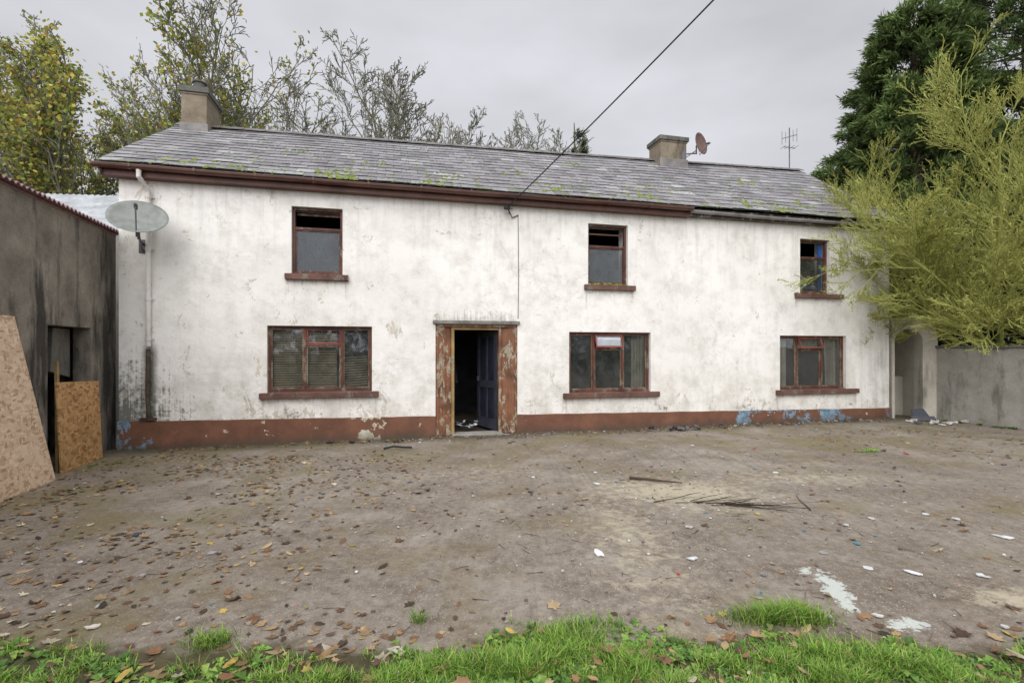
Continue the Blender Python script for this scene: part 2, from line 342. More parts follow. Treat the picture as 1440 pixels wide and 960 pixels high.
# ------------------------------------------------------------------ FARMHOUSE
LEN=15.6; WT=4.38; ANG=math.radians(13.6)
house=empty('farmhouse',(-6.32,8.0,0),ANG)
def hw(x,y,z):
    c,s_=math.cos(ANG),math.sin(ANG); return (-6.32+c*x-s_*y, 8.0+s_*x+c*y, z)
ops=[v for v in WIN.values()]+[DOOR]
xb=sorted(set([0,LEN]+[o[0] for o in ops]+[o[1] for o in ops])); zb=sorted(set([-0.3,WT+0.1]+[o[2] for o in ops]+[o[3] for o in ops]))
b=MB()
for i in range(len(xb)-1):
    for j in range(len(zb)-1):
        cx=(xb[i]+xb[i+1])/2; cz=(zb[j]+zb[j+1])/2
        if any(o[0]<cx<o[1] and o[2]<cz<o[3] for o in ops): continue
        b.quad((xb[i],0,zb[j]),(xb[i+1],0,zb[j]),(xb[i+1],0,zb[j+1]),(xb[i],0,zb[j+1]))
for o in ops:
    D=0.42; x0,x1,z0,z1=o
    b.quad((x0,0,z0),(x0,D,z0),(x0,D,z1),(x0,0,z1)); b.quad((x1,0,z0),(x1,0,z1),(x1,D,z1),(x1,D,z0))
    b.quad((x0,0,z1),(x0,D,z1),(x1,D,z1),(x1,0,z1)); b.quad((x0,0,z0),(x1,0,z0),(x1,D,z0),(x0,D,z0))
DP=5.6
def zr(x): return 6.42+0.37*x/LEN
for x in (0,LEN):
    b.add([(x,0,-0.3),(x,DP,-0.3),(x,DP,WT+0.1),(x,DP/2,zr(x)-0.06),(x,0,WT+0.1)],[(0,1,2,3,4)])
b.quad((0,DP,-0.3),(LEN,DP,-0.3),(LEN,DP,WT+0.1),(0,DP,WT+0.1))
b.done('walls',[MW],house)
# interior
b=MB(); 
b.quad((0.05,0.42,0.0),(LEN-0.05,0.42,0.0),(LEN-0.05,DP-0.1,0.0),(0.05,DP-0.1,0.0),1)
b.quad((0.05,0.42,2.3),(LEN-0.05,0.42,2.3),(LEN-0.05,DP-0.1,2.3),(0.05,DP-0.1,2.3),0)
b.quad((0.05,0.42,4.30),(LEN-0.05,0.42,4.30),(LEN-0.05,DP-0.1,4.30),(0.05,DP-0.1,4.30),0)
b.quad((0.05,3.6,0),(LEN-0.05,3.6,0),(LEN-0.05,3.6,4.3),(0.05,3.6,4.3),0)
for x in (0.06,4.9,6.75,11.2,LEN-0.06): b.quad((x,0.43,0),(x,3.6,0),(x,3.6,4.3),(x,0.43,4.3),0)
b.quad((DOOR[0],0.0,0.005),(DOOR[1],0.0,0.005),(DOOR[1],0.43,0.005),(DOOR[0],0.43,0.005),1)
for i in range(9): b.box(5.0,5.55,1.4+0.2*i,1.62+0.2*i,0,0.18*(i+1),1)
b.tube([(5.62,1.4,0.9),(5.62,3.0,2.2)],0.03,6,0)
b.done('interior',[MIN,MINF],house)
# plinth
b=MB()
def ph(x): return 0.445-0.205*x/LEN
def pl(a,c):
    n=max(2,int((c-a)/0.25)); t=[a+(c-a)*i/n for i in range(n+1)]
    for i in range(n):
        x0,x1=t[i],t[i+1]; d=-0.022
        h0=ph(x0)+0.004*math.sin(x0*7);h1=ph(x1)+0.004*math.sin(x1*7)
        b.quad((x0,d,-0.3),(x1,d,-0.3),(x1,d,h1),(x0,d,h0)); b.quad((x0,d,h0),(x1,d,h1),(x1,0.002,h1+0.006),(x0,0.002,h0+0.006))
    for x in (a,c): b.quad((x,d,-0.3),(x,0.01,-0.3),(x,0.01,ph(x)),(x,d,ph(x)))
pl(-0.01,5.05); pl(6.61,LEN+0.01); b.done('plinth',[MPL],house)
# roof
EY,EZ,RY=-0.23,4.55,2.8
def rp(x,t,o=0):
    z=EZ+(zr(x)-EZ)*t; y=EY+(RY-EY)*t; sl=math.hypot(RY-EY,zr(x)-EZ)
    ny=-(zr(x)-EZ)/sl; nz=(RY-EY)/sl
    sag=-0.025*math.sin(math.pi*max(0,min(1,x/LEN)))*t+0.008*math.sin(x*1.7+t*4)
    return (x,y+ny*o,z+nz*o+sag)
X0,X1=-0.2,LEN+0.17
b=MB()
for i in range(40):
    a=X0+(X1-X0)*i/40; c=X0+(X1-X0)*(i+1)/40
    b.quad(rp(a,0.0,-0.012),rp(c,0.0,-0.012),rp(c,1,-0.012),rp(a,1,-0.012),0,(0.12,0.12,0.12))
NC=15; WS=0.30
for r in range(NC):
    t0=r/NC; x=X0-(WS/2 if r%2 else 0); 
    while x<X1-0.02:
        a=max(X0,x+0.003); c=min(X1,x+WS-0.003); x+=WS
        if c-a<0.03: continue
        dt=U(-0.003,0.003); lift=0.014+U(0,0.008); lb=lift
        sk=U(-0.002,0.002) if R()>0.03 else U(-0.006,0.006)
        ta,tb=t0+dt+sk,t0+dt-sk; tt=min(1.0,t0+1/NC+0.03)
        g0=U(0.75,1.22); pur=U(-0.012,0.016); k=R()
        cc=(0.205*g0+pur,0.195*g0,0.208*g0+pur*0.5)
        if k<0.10: cc=(0.30*g0,0.295*g0,0.295*g0)
        elif k<0.20: cc=(0.13,0.122,0.128)
        v=[rp(a,ta,lb),rp(c,tb,lb+U(-0.002,0.003)),rp(c,tt,0.001),rp(a,tt,0.001),rp(a,ta,lb-0.011),rp(c,tb,lb-0.011)]
        b.add(v,[(0,1,2,3),(5,2,1),(4,0,3)],0,cc); b.add(v,[(4,5,1,0)],0,(0.03,0.03,0.03))
b.quad((X0,RY,zr(X0)),(X1,RY,zr(X1)),(X1,DP+0.2,EZ-0.05),(X0,DP+0.2,EZ-0.05),0,(0.15,0.15,0.155))
b.done('slate_roof',[MSL,MBLACK],house)
b=MB(); x=X0
while x<X1:
    c=min(X1,x+0.44); 
    for sgn in (-1,1):
        z0,z1=zr(x)+0.035+U(0,.01),zr(c)+0.035+U(0,.01)
        yo=RY+sgn*0.16
        zz=-0.095
        sg=-0.025*math.sin(math.pi*max(0,min(1,x/LEN)))
        b.prism([(x,RY,z0+sg),(c-0.008,RY,z1+sg),(c-0.008,yo,z1+zz+sg),(x,yo,z0+zz+sg)],(0,0,0.018),0)
    x+=0.44
b.done('ridge_tiles',[simple('ridge_tile',(0.16,0.15,0.14),0.8,0.45,5)],house)
# bargeboards
b=MB()
for x in (X0+0.02,X1-0.05):
    b.prism([rp(x,0,-0.035),rp(x,1,-0.035),(x,RY,rp(x,1)[2]-0.20),(x,EY+0.0,EZ-0.19)],(0.03,0,0)); 
    b.prism([(x,RY,zr(x)-0.04),(x,DP+0.2,EZ-0.09),(x,DP+0.2,EZ-0.22),(x,RY,zr(x)-0.2)],(0.03,0,0))
b.done('bargeboards',[MDARKF],house)
# fascia, soffit, gutters
XS=10.25
b=MB(); b.box(X0+0.02,XS,-0.17,-0.14,WT-0.03,WT+0.145,0); b.box(X0+0.02,XS,-0.14,0.0,WT-0.03,WT-0.005,0)
b.box(XS+0.002,X1-0.02,-0.13,-0.10,WT-0.01,WT+0.15,1); b.box(XS+0.002,X1-0.02,-0.10,0.0,WT-0.01,WT+0.012,1)
b.done('fascia',[MFAS,MDARKF],house)
def gutter(x0,x1,yc,zc,rr,mat,name,sag=0.0,squ=False):
    b=MB(); n=24; pr=[(-1,0.1),(-1,-0.1),(-0.93,-0.5),(-0.7,-0.8),(-0.35,-0.97),(0,-1),(0.5,-0.9),(0.9,-0.5),(1,0.1)]
    vs=[]; 
    for i in range(n+1):
        x=x0+(x1-x0)*i/n; dz=sag*math.sin(math.pi*i/n)*-1+0.003*math.sin(x*3)
        for (a,c) in pr: vs.append((x,yc+a*rr,zc+c*rr+dz))
    k=len(pr); fs=[(i*k+j,(i+1)*k+j,(i+1)*k+j+1,i*k+j+1) for i in range(n) for j in range(k-1)]
    fs+=[tuple(range(k)),tuple(range(n*k,(n+1)*k))]
    b.add(vs,fs)
    x=x0+0.5
    while x<x1:
        b.box(x,x+0.03,yc-rr-0.008,yc-rr+0.006,zc-rr*0.6,zc+rr*0.2); b.box(x,x+0.03,yc-rr*0.8,yc+rr,zc-rr-0.01,zc-rr-0.001); x+=0.9
    o=b.done(name,[mat],house); sm=o.modifiers.new('s','SOLIDIFY'); sm.thickness=0.004
gutter(X0-0.04,XS,-0.235,WT+0.125,0.062,MGUT,'gutter_front',0.01)
gutter(XS-0.03,X1+0.28,-0.185,WT+0.085,0.05,MGGUT,'gutter_front_grey',0.02)
# sills
b=MB()
for k,(a,c) in SILL.items():
    z=WIN[k][2]; b.box(a,c,-0.085,0.0-0.001,z-0.105,z-0.004+0.0); b.box(WIN[k][0]+0.002,WIN[k][1]-0.002,-0.001,0.13,z-0.03,z+0.006)
b.done('window_sills',[MSILL],house,bevel=0.008)
# windows
def window(key,cols,tops,transom=None,glass=None,frame=MT,extra=None,fw=0.045):
    x0,x1,z0,z1=WIN[key]; z0+=0.006; b=MB(); y0,y1=0.075,0.145; e=0.003
    b.box(x0+e,x0+fw,y0,y1,z0+e,z1-e); b.box(x1-fw,x1-e,y0,y1,z0+e,z1-e)
    b.box(x0+fw,x1-fw,y0,y1,z1-fw,z1-e); b.box(x0+fw,x1-fw,y0-0.012,y1,z0+e,z0+fw)
    gl=[]
    xsn=[x0+fw]+[x0+(x1-x0)*c for c in cols]+[x1-fw]
    for i in range(1,len(xsn)-1): b.box(xsn[i]-0.022,xsn[i]+0.022,y0+0.004,y1-0.004,z0+fw,z1-fw)
    for i in range(len(xsn)-1):
        a=xsn[i]+(0.022 if i>0 else 0); c=xsn[i+1]-(0.022 if i<len(xsn)-2 else 0)
        lo=z0+fw; hi=z1-fw
        if tops.get(i) is not None:
            zt=z1-(z1-z0)*tops[i][0]; b.box(a,c,y0+0.006,y1-0.006,zt-0.02,zt+0.02); 
            segs=[(lo,zt-0.02,False),(zt+0.02,hi,tops[i][1])]
        else: segs=[(lo,hi,False)]
        for (l,h_,mode) in segs:
            sw=0.024
            if mode=='none': continue
            if mode=='open':
                d=0.10
                def tl(zf): return y0-0.005-d*(1-zf)
                H=h_-l; mk=1
                for (xa,xc,za,zc) in ((a,a+sw,0,1),(c-sw,c,0,1),(a+sw,c-sw,0,sw/H),(a+sw,c-sw,1-sw/H,1)):
                    b.prism([(xa,tl(za),l+H*za),(xc,tl(za),l+H*za),(xc,tl(zc),l+H*zc),(xa,tl(zc),l+H*zc)],(0,0.03,0),mk)
                gl.append([(a+sw,tl(0.1)+0.015,l+H*0.1),(c-sw,tl(0.1)+0.015,l+H*0.1),(c-sw,tl(0.9)+0.015,l+H*0.9),(a+sw,tl(0.9)+0.015,l+H*0.9)])
                continue
            for (xa,xc,za,zc) in ((a,a+sw,l,h_),(c-sw,c,l,h_),(a+sw,c-sw,l,l+sw),(a+sw,c-sw,h_-sw,h_)):
                b.box(xa+0.001,xc-0.001,y0+0.018,y1-0.02,za+0.001,zc-0.001,1 if mode=='red' else (2 if key[0]=='l' else 0))
            gl.append([(a+sw,0.115,l+sw),(c-sw,0.115,l+sw),(c-sw,0.115,h_-sw),(a+sw,0.115,h_-sw)])
    b.done('window_frame_'+key,[frame,MREDW,MTAN2],house,bevel=0.003)
    b=MB()
    for q in gl: b.quad(*q)
    b.done('window_glass_'+key,[glass or MG1],house)
MREDW=timber('red_vent_timber',(0.24,0.05,0.035),(0.3,0.2,0.15),0.64)
MTAN2=timber('worn_sash_timber',(0.14,0.07,0.04),(0.32,0.26,0.16),0.50)
window('l1',[0.345,0.70],{1:(0.29,'red')})
window('l2',[0.31,0.665],{1:(0.27,'open')})
window('l3',[0.29,0.66],{1:(0.25,'open')})
window('u1',[],{0:(0.31,'none')},glass=MG2)
window('u2',[],{0:(0.36,'none')},glass=MG2)
window('u3',[],{0:(0.33,'none')},glass=MG1)
b=MB(); x0,x1,z0,z1=WIN['l1']
for i in range(26):
    z=z0+0.08+i*0.041; dz=0.01*math.sin(i*1.3)
    b.prism([(x0+0.06,0.20,z),(x1-0.62,0.20,z+dz*0.6),(x1-0.62,0.235,z+0.022+dz*0.6),(x0+0.06,0.235,z+0.022)],(0,0,0.002),0,(1,1,1))
for i in range(12):
    z=z0+0.08+i*0.045
    b.prism([(x1-0.56,0.20,z),(x1-0.06,0.20,z+0.03),(x1-0.06,0.235,z+0.047),(x1-0.56,0.235,z+0.017)],(0,0,0.002))
b.done('venetian_blind',[MBLIND],house)
b=MB()
def curtain(x0,x1,z0,z1,y,taper=0.0):
    n=24
    for i in range(n):
        a=i/n;c=(i+1)/n; f=lambda q:(y+0.03*math.sin(q*22)+0.01*math.sin(q*51))
        xa=x0+(x1-x0)*a; xc=x0+(x1-x0)*c
        b.quad((xa+taper*(1-a),f(a),z0),(xc+taper*(1-c),f(c),z0),(xc,f(c),z1),(xa,f(a),z1))
curtain(12.6,12.95,0.75,1.9,0.24,-0.05); curtain(13.98,14.33,0.75,1.9,0.24,0.05); curtain(9.12,9.4,0.78,1.92,0.24); curtain(13.1,13.9,1.62,1.9,0.34)
b.done('curtains',[MCUR],house,smooth=True)
b=MB(); b.box(8.28,8.78,0.045,0.05,1.69,1.85); b.done('card_in_window',[MPAPER],house)
b=MB(); b.box(13.76,13.845,0.17,0.2,2.92,4.0); b.box(13.3,13.76,0.24,0.27,3.0,3.05); b.done('blue_lining',[MBLUE],house)
b=MB()
b.box(2.64,3.36,0.2,0.22,3.98,4.02); b.box(8.12,8.86,0.16,0.17,3.93,3.96); b.done('lining_boards',[MT],house)
# doorway
b=MB()
x0,x1=DOOR[0],DOOR[1]
b.prism([(x0+0.004,0.012,0.0),(x0+0.30,0.10,0.0),(x0+0.30,0.10,2.03),(x0+0.004,0.012,2.03)],(-0.0,0.03,0),0)
b.prism([(x1-0.004,0.012,0.0),(x1-0.30,0.10,0.0),(x1-0.30,0.10,2.03),(x1-0.004,0.012,2.03)],(0,0.03,0),0)
for a in (x0+0.02,x0+0.14,x1-0.17,x1-0.05): 
    yy=0.012+0.3*(min(abs(a-x0),abs(a-x1)))-0.012
    b.box(a,a+0.035,yy-0.01,yy+0.03,0.01,2.02,0)
b.box(x0+0.30,x0+0.355,0.06,0.17,0.0,2.03,1); b.box(x1-0.355,x1-0.30,0.06,0.17,0.0,2.03,0)
b.box(x0+0.004,x1-0.004,0.02,0.17,2.032,2.077,0)
b.box(x0+0.355,x1-0.355,0.07,0.16,1.98,2.03,1)
b.done('door_frame',[MTP,MTAN],house,bevel=0.004)
b=MB(); b.box(x0-0.05,x1+0.04,-0.055,-0.001,2.085,2.15); b.done('door_lintel',[concrete('lintel',(0.14,0.135,0.12),(0.34,0.325,0.29),(0.045,0.045,0.04),0.48,2)],house,bevel=0.01)
b=MB(); b.box(x0+0.3,x1-0.3,-0.05,0.25,-0.1,0.035); b.done('door_step',[MGW],house,bevel=0.01)
b=MB(); hx=x1-0.37; L=0.80
dd=Vector((-0.30,0.95,0)).normalized(); nn=Vector((0.95,0.30,0)).normalized()
def dp(u,z,o): q=Vector((hx,0.16,0))+dd*u+nn*o; return (q.x,q.y,z)
def dbox(u0,u1,z0,z1,o0,o1,m=0):
    b.prism([dp(u0,z0,o0),dp(u1,z0,o0),dp(u1,z1,o0),dp(u0,z1,o0)],tuple(nn*(o1-o0)),m)
dbox(0,L,0.05,1.97,0,0.035)
for (u0,u1,z0,z1) in ((0,0.1,0.05,1.97),(L-0.1,L,0.05,1.97),(0.1,L-0.1,0.05,0.25),(0.1,L-0.1,0.85,1.0),(0.1,L-0.1,1.85,1.97),(0.37,0.43,0.25,0.85),(0.37,0.43,1.0,1.85)):
    dbox(u0+0.001,u1-0.001,z0+0.001,z1-0.001,-0.016,-0.0005,2)
dbox(L-0.08,L-0.05,0.97,1.07,-0.05,-0.017,1)
b.done('door_leaf',[MBLACK,MSTEEL,simple('door_stile_paint',(0.045,0.048,0.065),0.4,0.4,5)],house)
b=MB()
for i in range(20):
    a,c=U(5.5,6.2),U(0.35,1.2); r=U(0.03,0.10); z=0.04+U(0,0.10)*(1 if i%3==0 else 0.3); th=U(0,6)
    b.add([(a+r*math.cos(th+k*1.57)*U(.7,1),c+r*math.sin(th+k*1.57)*U(.7,1),z+U(0,0.06)) for k in range(4)],[(0,1,2),(0,2,3)])
b.done('paper_litter_hall',[MPAPER],house)
# downpipe
b=MB(); sx=0.44
b.tube([(sx-0.06,-0.235,WT+0.07),(sx-0.06,-0.235,WT-0.04),(sx-0.02,-0.10,WT-0.16),(sx,-0.065,WT-0.24),(sx,-0.062,3.0),(sx,-0.062,1.66)],0.036,12)
for z in (4.05,3.2,2.4,1.75): b.tube([(sx,-0.062,z),(sx,-0.062,z+0.05)],0.045,12); b.box(sx-0.07,sx+0.07,-0.02,-0.001,z+0.01,z+0.04)
b.done('downpipe',[MPVC],house,smooth=False)
b=MB(); b.tube([(sx-0.01,-0.045,1.62),(sx-0.02,-0.045,0.9),(sx,-0.045,0.46)],0.03,9)
b.box(sx-0.13,sx+0.10,-0.05,-0.001,0.455,0.50)
b.done('rusted_downpipe',[simple('rust_mould',(0.075,0.06,0.04),0.95,0.7,9,0.8,0.01)],house)
# chimneys
def chimney(name,xa,xc,ya,yc,ztop,zbase,pot):
    b=MB(); b.box(xa,xc,ya,yc,zbase,ztop,0); b.box(xa-0.05,xc+0.05,ya-0.05,yc+0.05,ztop-0.06,ztop+0.055,1)
    b.box(xa-0.02,xc+0.02,ya-0.02,yc+0.02,ztop-0.10,ztop-0.06,0)
    cx,cy=(xa+xc)/2,(ya+yc)/2
    b.prism([(xa+0.02,ya+0.02,ztop+0.055),(xc-0.02,ya+0.02,ztop+0.055),(xc-0.02,yc-0.02,ztop+0.055),(xa+0.02,yc-0.02,ztop+0.055)],(0,0,0.03),1)
    if pot:
        b.tube([(cx,cy-0.1,ztop+0.05),(cx,cy-0.1,ztop+0.11),(cx,cy-0.1,ztop+0.12),(cx,cy-0.1,ztop+0.27),(cx,cy-0.1,ztop+0.275),(cx,cy-0.1,ztop+0.31)],[0.16,0.15,0.12,0.11,0.14,0.14],12,2)
    b.box(xa-0.03,xc+0.03,ya-0.03,ya-0.002,zbase+0.32,zbase+0.62,3)
    b.done(name,[MCH,MCAP,MPOT,MGGUT],house,bevel=0.012)
chimney('chimney_gable',0.02,0.50,2.38,3.2,7.02,5.7,True)
chimney('chimney_ridge',11.03,11.78,2.35,2.95,7.10,5.95,False)
# moss cushions on the slates
b=MB()
def cushion(P,r,h_,N):
    Nn=Vector(N).normalized(); a=Nn.cross(Vector((1,0,0))).normalized(); c=Nn.cross(a); P=Vector(P); vs=[tuple(P+Nn*h_)]
    k=9
    for ring,(rf,hf) in enumerate(((0.55,0.75),(1,0))):
        for i in range(k):
            an=6.283*i/k; rr=r*rf*U(0.65,1.2); vs.append(tuple(P+a*rr*math.cos(an)+c*rr*math.sin(an)+Nn*h_*hf*U(0.6,1.1)))
    fs=[(0,1+i,1+(i+1)%k) for i in range(k)]+[(1+i,1+k+i,1+k+(i+1)%k,1+(i+1)%k) for i in range(k)]
    b.add(vs,fs)
spots=[(1.9,0.03,14),(3.2,0.1,26),(3.35,0.02,16),(2.4,0.5,8),(5.3,0.2,16),(5.0,0.05,14),(7.4,0.12,14),(9.3,0.1,24),(9.8,0.3,12),(11.8,0.1,20),(12.6,0.05,22),(13.5,0.2,14),(8.5,0.7,12),(12.9,0.6,14),(6.8,0.4,10),(14.3,0.4,14),(0.9,0.1,8),(4.2,0.35,8)]
for (x,t,n) in spots:
    for i in range(n):
        q=rp(x+random.gauss(0,0.22),max(0,min(0.97,t+random.gauss(0,0.045))),0.008); cushion(q,U(0.02,0.065),U(0.012,0.035),(0,-0.53,0.85))
for i in range(420):
    q=rp(U(0,LEN),R()**2*0.9,0.008); cushion(q,U(0.01,0.035),U(0.01,0.022),(0,-0.53,0.85))
for i in range(24): cushion((U(8.05,8.9),U(-0.07,0.05),2.90),U(0.02,0.05),U(0.02,0.05),(0,0,1))
for i in range(10): cushion((U(12.95,13.9),U(-0.07,0.0),2.857),U(0.02,0.04),U(0.01,0.03),(0,0,1))
b.done('roof_moss',[MMOSS],house,smooth=True)
b=MB(); b.tube([(6.62,-0.012,4.2),(6.63,-0.012,3.0),(6.62,-0.012,2.2)],0.005,5); 
b.tube([(6.45,-0.02,4.2),(6.38,-0.16,4.27)],0.012,6); b.tube([(6.5,-0.02,4.3),(6.38,-0.16,4.27),(6.5,-0.03,4.12),(6.62,-0.015,4.18)],0.010,5)
b.box(6.32,6.42,-0.2,-0.12,4.24,4.3)
b.done('service_bracket',[MCABLE],house)

# ------------------------------------------------------------------ satellite dishes / aerial
def dish(name,center,normal,rad,mount,mat,flip=1,twist=0.0):
    e=empty(name,center); Nn=Vector(normal).normalized(); a=Nn.cross(Vector((0,0,1))).normalized(); c=a.cross(Nn)
    b=MB(); rings=8; k=36; vs=[(0,0,0)]
    for i in range(1,rings+1):
        r=i/rings
        for j in range(k):
            an=6.283185*j/k; q=a*(rad*r*math.cos(an))+c*(rad*1.03*r*math.sin(an))+Nn*(0.20*rad*r*r); vs.append(tuple(q))
    fs=[(0,1+j,1+(j+1)%k) for j in range(k)]
    for i in range(rings-1): fs+=[(1+i*k+j,1+(i+1)*k+j,1+(i+1)*k+(j+1)%k,1+i*k+(j+1)%k) for j in range(k)]
    b.add(vs,fs); o=b.done('bowl',[mat],e,smooth=True); s_=o.modifiers.new('s','SOLIDIFY'); s_.thickness=0.006
    b=MB(); foot=-c*rad*1.0+Nn*0.1*rad; tip=Nn*rad*0.95-c*rad*0.35
    b.tube([tuple(-c*rad*0.35-Nn*0.03),tuple(foot-Nn*0.05),tuple(tip)],0.011,6)
    b.tube([tuple(tip+c*0.01),tuple(tip-Nn*0.09+c*0.03)],[0.03,0.022],10); b.tube([tuple(tip+Nn*0.03),tuple(tip)],0.018,8)
    mv=Vector(mount)-Vector(center); m1=-Nn*0.08; 
    b.tube([tuple(-Nn*0.0),tuple(m1),tuple(m1+Vector((0,0,-0.22)))],0.02,8); b.tube([tuple(m1+Vector((0,0,-0.2))),tuple(Vector((mv.x,mv.y,m1.z-0.2)))],0.018,8)
    b.tube([tuple(m1+Vector((0,0,-0.12))),tuple(Vector((mv.x,mv.y,m1.z-0.32)))],0.012,8)
    b.box(mv.x-0.05,mv.x+0.05,mv.y-0.012,mv.y-0.002,m1.z-0.36,m1.z-0.14)
    b.done('arm_and_bracket',[MSTEEL],e)
dish('satellite_dish',(-5.72,7.62,3.58),(0.38,-0.62,0.66),0.39,hw(0.33,0.0,3.4),MDISH)
dish('satellite_dish',hw(12.02,2.15,6.93),(0.62,-0.75,0.12),0.28,hw(11.7,2.34,6.8),MRED)
e=empty('tv_antenna',hw(15.45,2.85,6.6)); b=MB()
b.tube([(0,0,0),(0,0,1.42)],0.018,6); b.tube([(-0.16,0.1,1.15),(0.16,-0.1,1.18)],0.010,5)
for i in range(5):
    t=-1+2*i/4; px,py=0.16*t,-0.10*t; L=0.16+0.03*((i+1)%2); b.tube([(px,py,1.17-L),(px,py,1.17+L)],0.008,4)
b.tube([(-0.2,-0.05,0.85),(0.2,0.05,0.85)],0.009,5)
for i in range(4): px=-0.18+0.12*i; b.tube([(px,-0.15,0.85),(px,0.15,0.87)],0.007,4)
b.done('mast_and_elements',[MSTEEL],e)

# ------------------------------------------------------------------ power cable and pole
A=Vector(hw(6.38,-0.18,4.28)); Bp=Vector((5.40,1.55,7.75)); b=MB(); pts=[]
for i in range(31):
    t=i/30; q=A.lerp(Bp,t); q.z-=0.12*4*t*(1-t); pts.append(tuple(q))
b.tube(pts,0.011,6); b.done('power_cable',[MCABLE])
b=MB(); b.tube([(5.4,1.4,-0.3),(5.4,1.4,8.2)],[0.14,0.10],12); b.tube([(5.4,1.4,7.75),(5.4,1.55,7.75)],0.03,6); b.done('utility_pole',[simple('pole_wood',(0.10,0.075,0.05),0.85,0.3,4)],origin=(5.4,1.4,0))

# ------------------------------------------------------------------ OUTBUILDING (left)
sd=Vector((-0.287,0.958,0)).normalized(); sn=Vector((0.958,0.287,0)).normalized()
o0=Vector((-5.76,5.6,0))
def sw(u,o,z): q=o0+sd*u+sn*o; return (q.x,q.y,z)
out=empty('outbuilding',tuple(o0)); b=MB()
def P3(u,o,z): q=sd*u+sn*o; return (q.x,q.y,z)
T=3.48; ua,ub,OT=0.88,1.95,1.93; U0,U1=-6.5,2.74
for (a,c,z0,z1) in ((U0,ua,-0.3,T),(ua,ub,OT,T),(ub,U1,-0.3,T)):
    b.prism([P3(a,0,z0),P3(c,0,z0),P3(c,0,z1),P3(a,0,z1)],tuple(-sn*0.22))
b.prism([P3(U1,-0.22,-0.3),P3(U1,-5,-0.3),P3(U1,-5,T+0.4),P3(U1,-0.22,T)],tuple(-sd*0.2))
b.prism([P3(U0,-0.22,-0.3),P3(U0,-5,-0.3),P3(U0,-5,T+0.4),P3(U0,-0.22,T)],tuple(sd*0.2))
b.prism([P3(U0,-5,-0.3),P3(U1,-5,-0.3),P3(U1,-5,T+0.4),P3(U0,-5,T+0.4)],tuple(-sn*0.2))
b.done('walls',[MSHED],out)
b=MB()
b.prism([P3(ua-0.1,-1.8,-0.3),P3(ub+0.3,-1.8,-0.3),P3(ub+0.3,-1.8,2.6),P3(ua-0.1,-1.8,2.6)],tuple(-sn*0.2))
b.prism([P3(ub-0.50,-0.25,1.30),P3(ub-0.02,-0.25,1.20),P3(ub-0.02,-0.25,OT-0.02),P3(ub-0.44,-0.25,OT-0.02)],tuple(-sn*0.3),1)
b.done('block_pier',[MSHED,concrete('rough_block',(0.13,0.125,0.11),(0.24,0.23,0.20),(0.04,0.04,0.035),0.55,2)],out)
def corr(b,p0,du,dv,nu,amp,wl,lenu,mat=0):
    Nn=du.cross(dv).normalized(); n=int(lenu/wl*6); vs=[]
    for i in range(n+1):
        q=p0+du*(lenu*i/n)+Nn*(amp*math.sin(2*math.pi*i/6)); vs.append(tuple(q)); vs.append(tuple(q+dv*nu))
    b.add(vs,[(2*i,2*i+2,2*i+3,2*i+1) for i in range(n)],mat)
b=MB(); corr(b,Vector(P3(U0,0.10,T+0.05)),sd,(-sn*5.2+Vector((0,0,0.35))).normalized(),5.3,0.02,0.10,U1-U0+0.05)
b.prism([P3(U0,0.012,T-0.0),P3(U1,0.012,T-0.0),P3(U1,0.012,T+0.025),P3(U0,0.012,T+0.025)],tuple(-sn*0.05))
o=b.done('corrugated_roof',[MPURP],out); s_=o.modifiers.new('s','SOLIDIFY'); s_.thickness=0.012
lt=empty('tin_shed',(-9.5,10.5,0)); b=MB()
corr(b,Vector((-3.6,-1.4,3.85)),Vector((1,0.1,0)).normalized(),Vector((0,3.2,1.75)).normalized(),3.2,0.022,0.14,6.2)
o=b.done('corrugated_roof',[MMET],lt); s_=o.modifiers.new('s','SOLIDIFY'); s_.thickness=0.006
b=MB(); b.box(-3.5,2.2,-1.1,-0.9,-0.3,3.8); b.box(-3.5,2.2,1.2,1.4,-0.3,5.0); b.done('walls',[MBLK],lt)
# OSB boards
def osbmat(name,lo,mid,hi):
    m=M(name,0.75,0.3); c=None; wv=m.warp(0.03,12)
    for i,(rt,sc) in enumerate((((0.4,0.2,0.3),(13,34,13)),((1.2,0.5,1.3),(34,13,14)),((0.7,1.0,2.2),(14,14,36)))):
        vv=m.n('ShaderNodeTexVoronoi'); vv.inputs['Scale'].default_value=1.0; m.L(m.map(sc,rot=rt,v=wv),vv.inputs['Vector'])
        se=m.sep(vv.outputs['Color']); k=m.ramp(se[i],[(0.0,lo),(0.35,mid),(1.0,hi)])
        c=k if c is None else m.mix(m.mr(se[(i+1)%3],0.48,0.52),c,k)
    c=m.mix(m.mr(m.noise(50,2),0.4,0.7,0,0.3),c,mid)
    m.set('Base Color',m.mix(m.mr(m.noise(1.5,3),0.4,0.7,0,0.25),c,lo)); m.bump(m.noise(40,3),0.4,0.003); return m
b=MB(); br_=Vector((-5.64,6.13,0.0)); tr_=Vector((-5.82,5.80,1.99)); along=Vector((0.30,-0.95,0))*1.9; nn=(tr_-br_).cross(along).normalized()
if nn.x<0: nn=-nn
b.prism([tuple(br_),tuple(br_+along),tuple(tr_+along*1.0),tuple(tr_)],tuple(nn*0.018)); b.done('osb_board',[osbmat('osb_pale',(0.38,0.24,0.14),(0.62,0.45,0.30),(0.76,0.61,0.45))],origin=(-5.5,5.6,0))
b=MB(); p0=Vector((-6.12,7.42,0.0)); p1=Vector((-5.86,6.45,0.0)); q0=Vector((-6.20,7.44,1.14)); q1=Vector((-5.94,6.47,1.18)); nn=sn
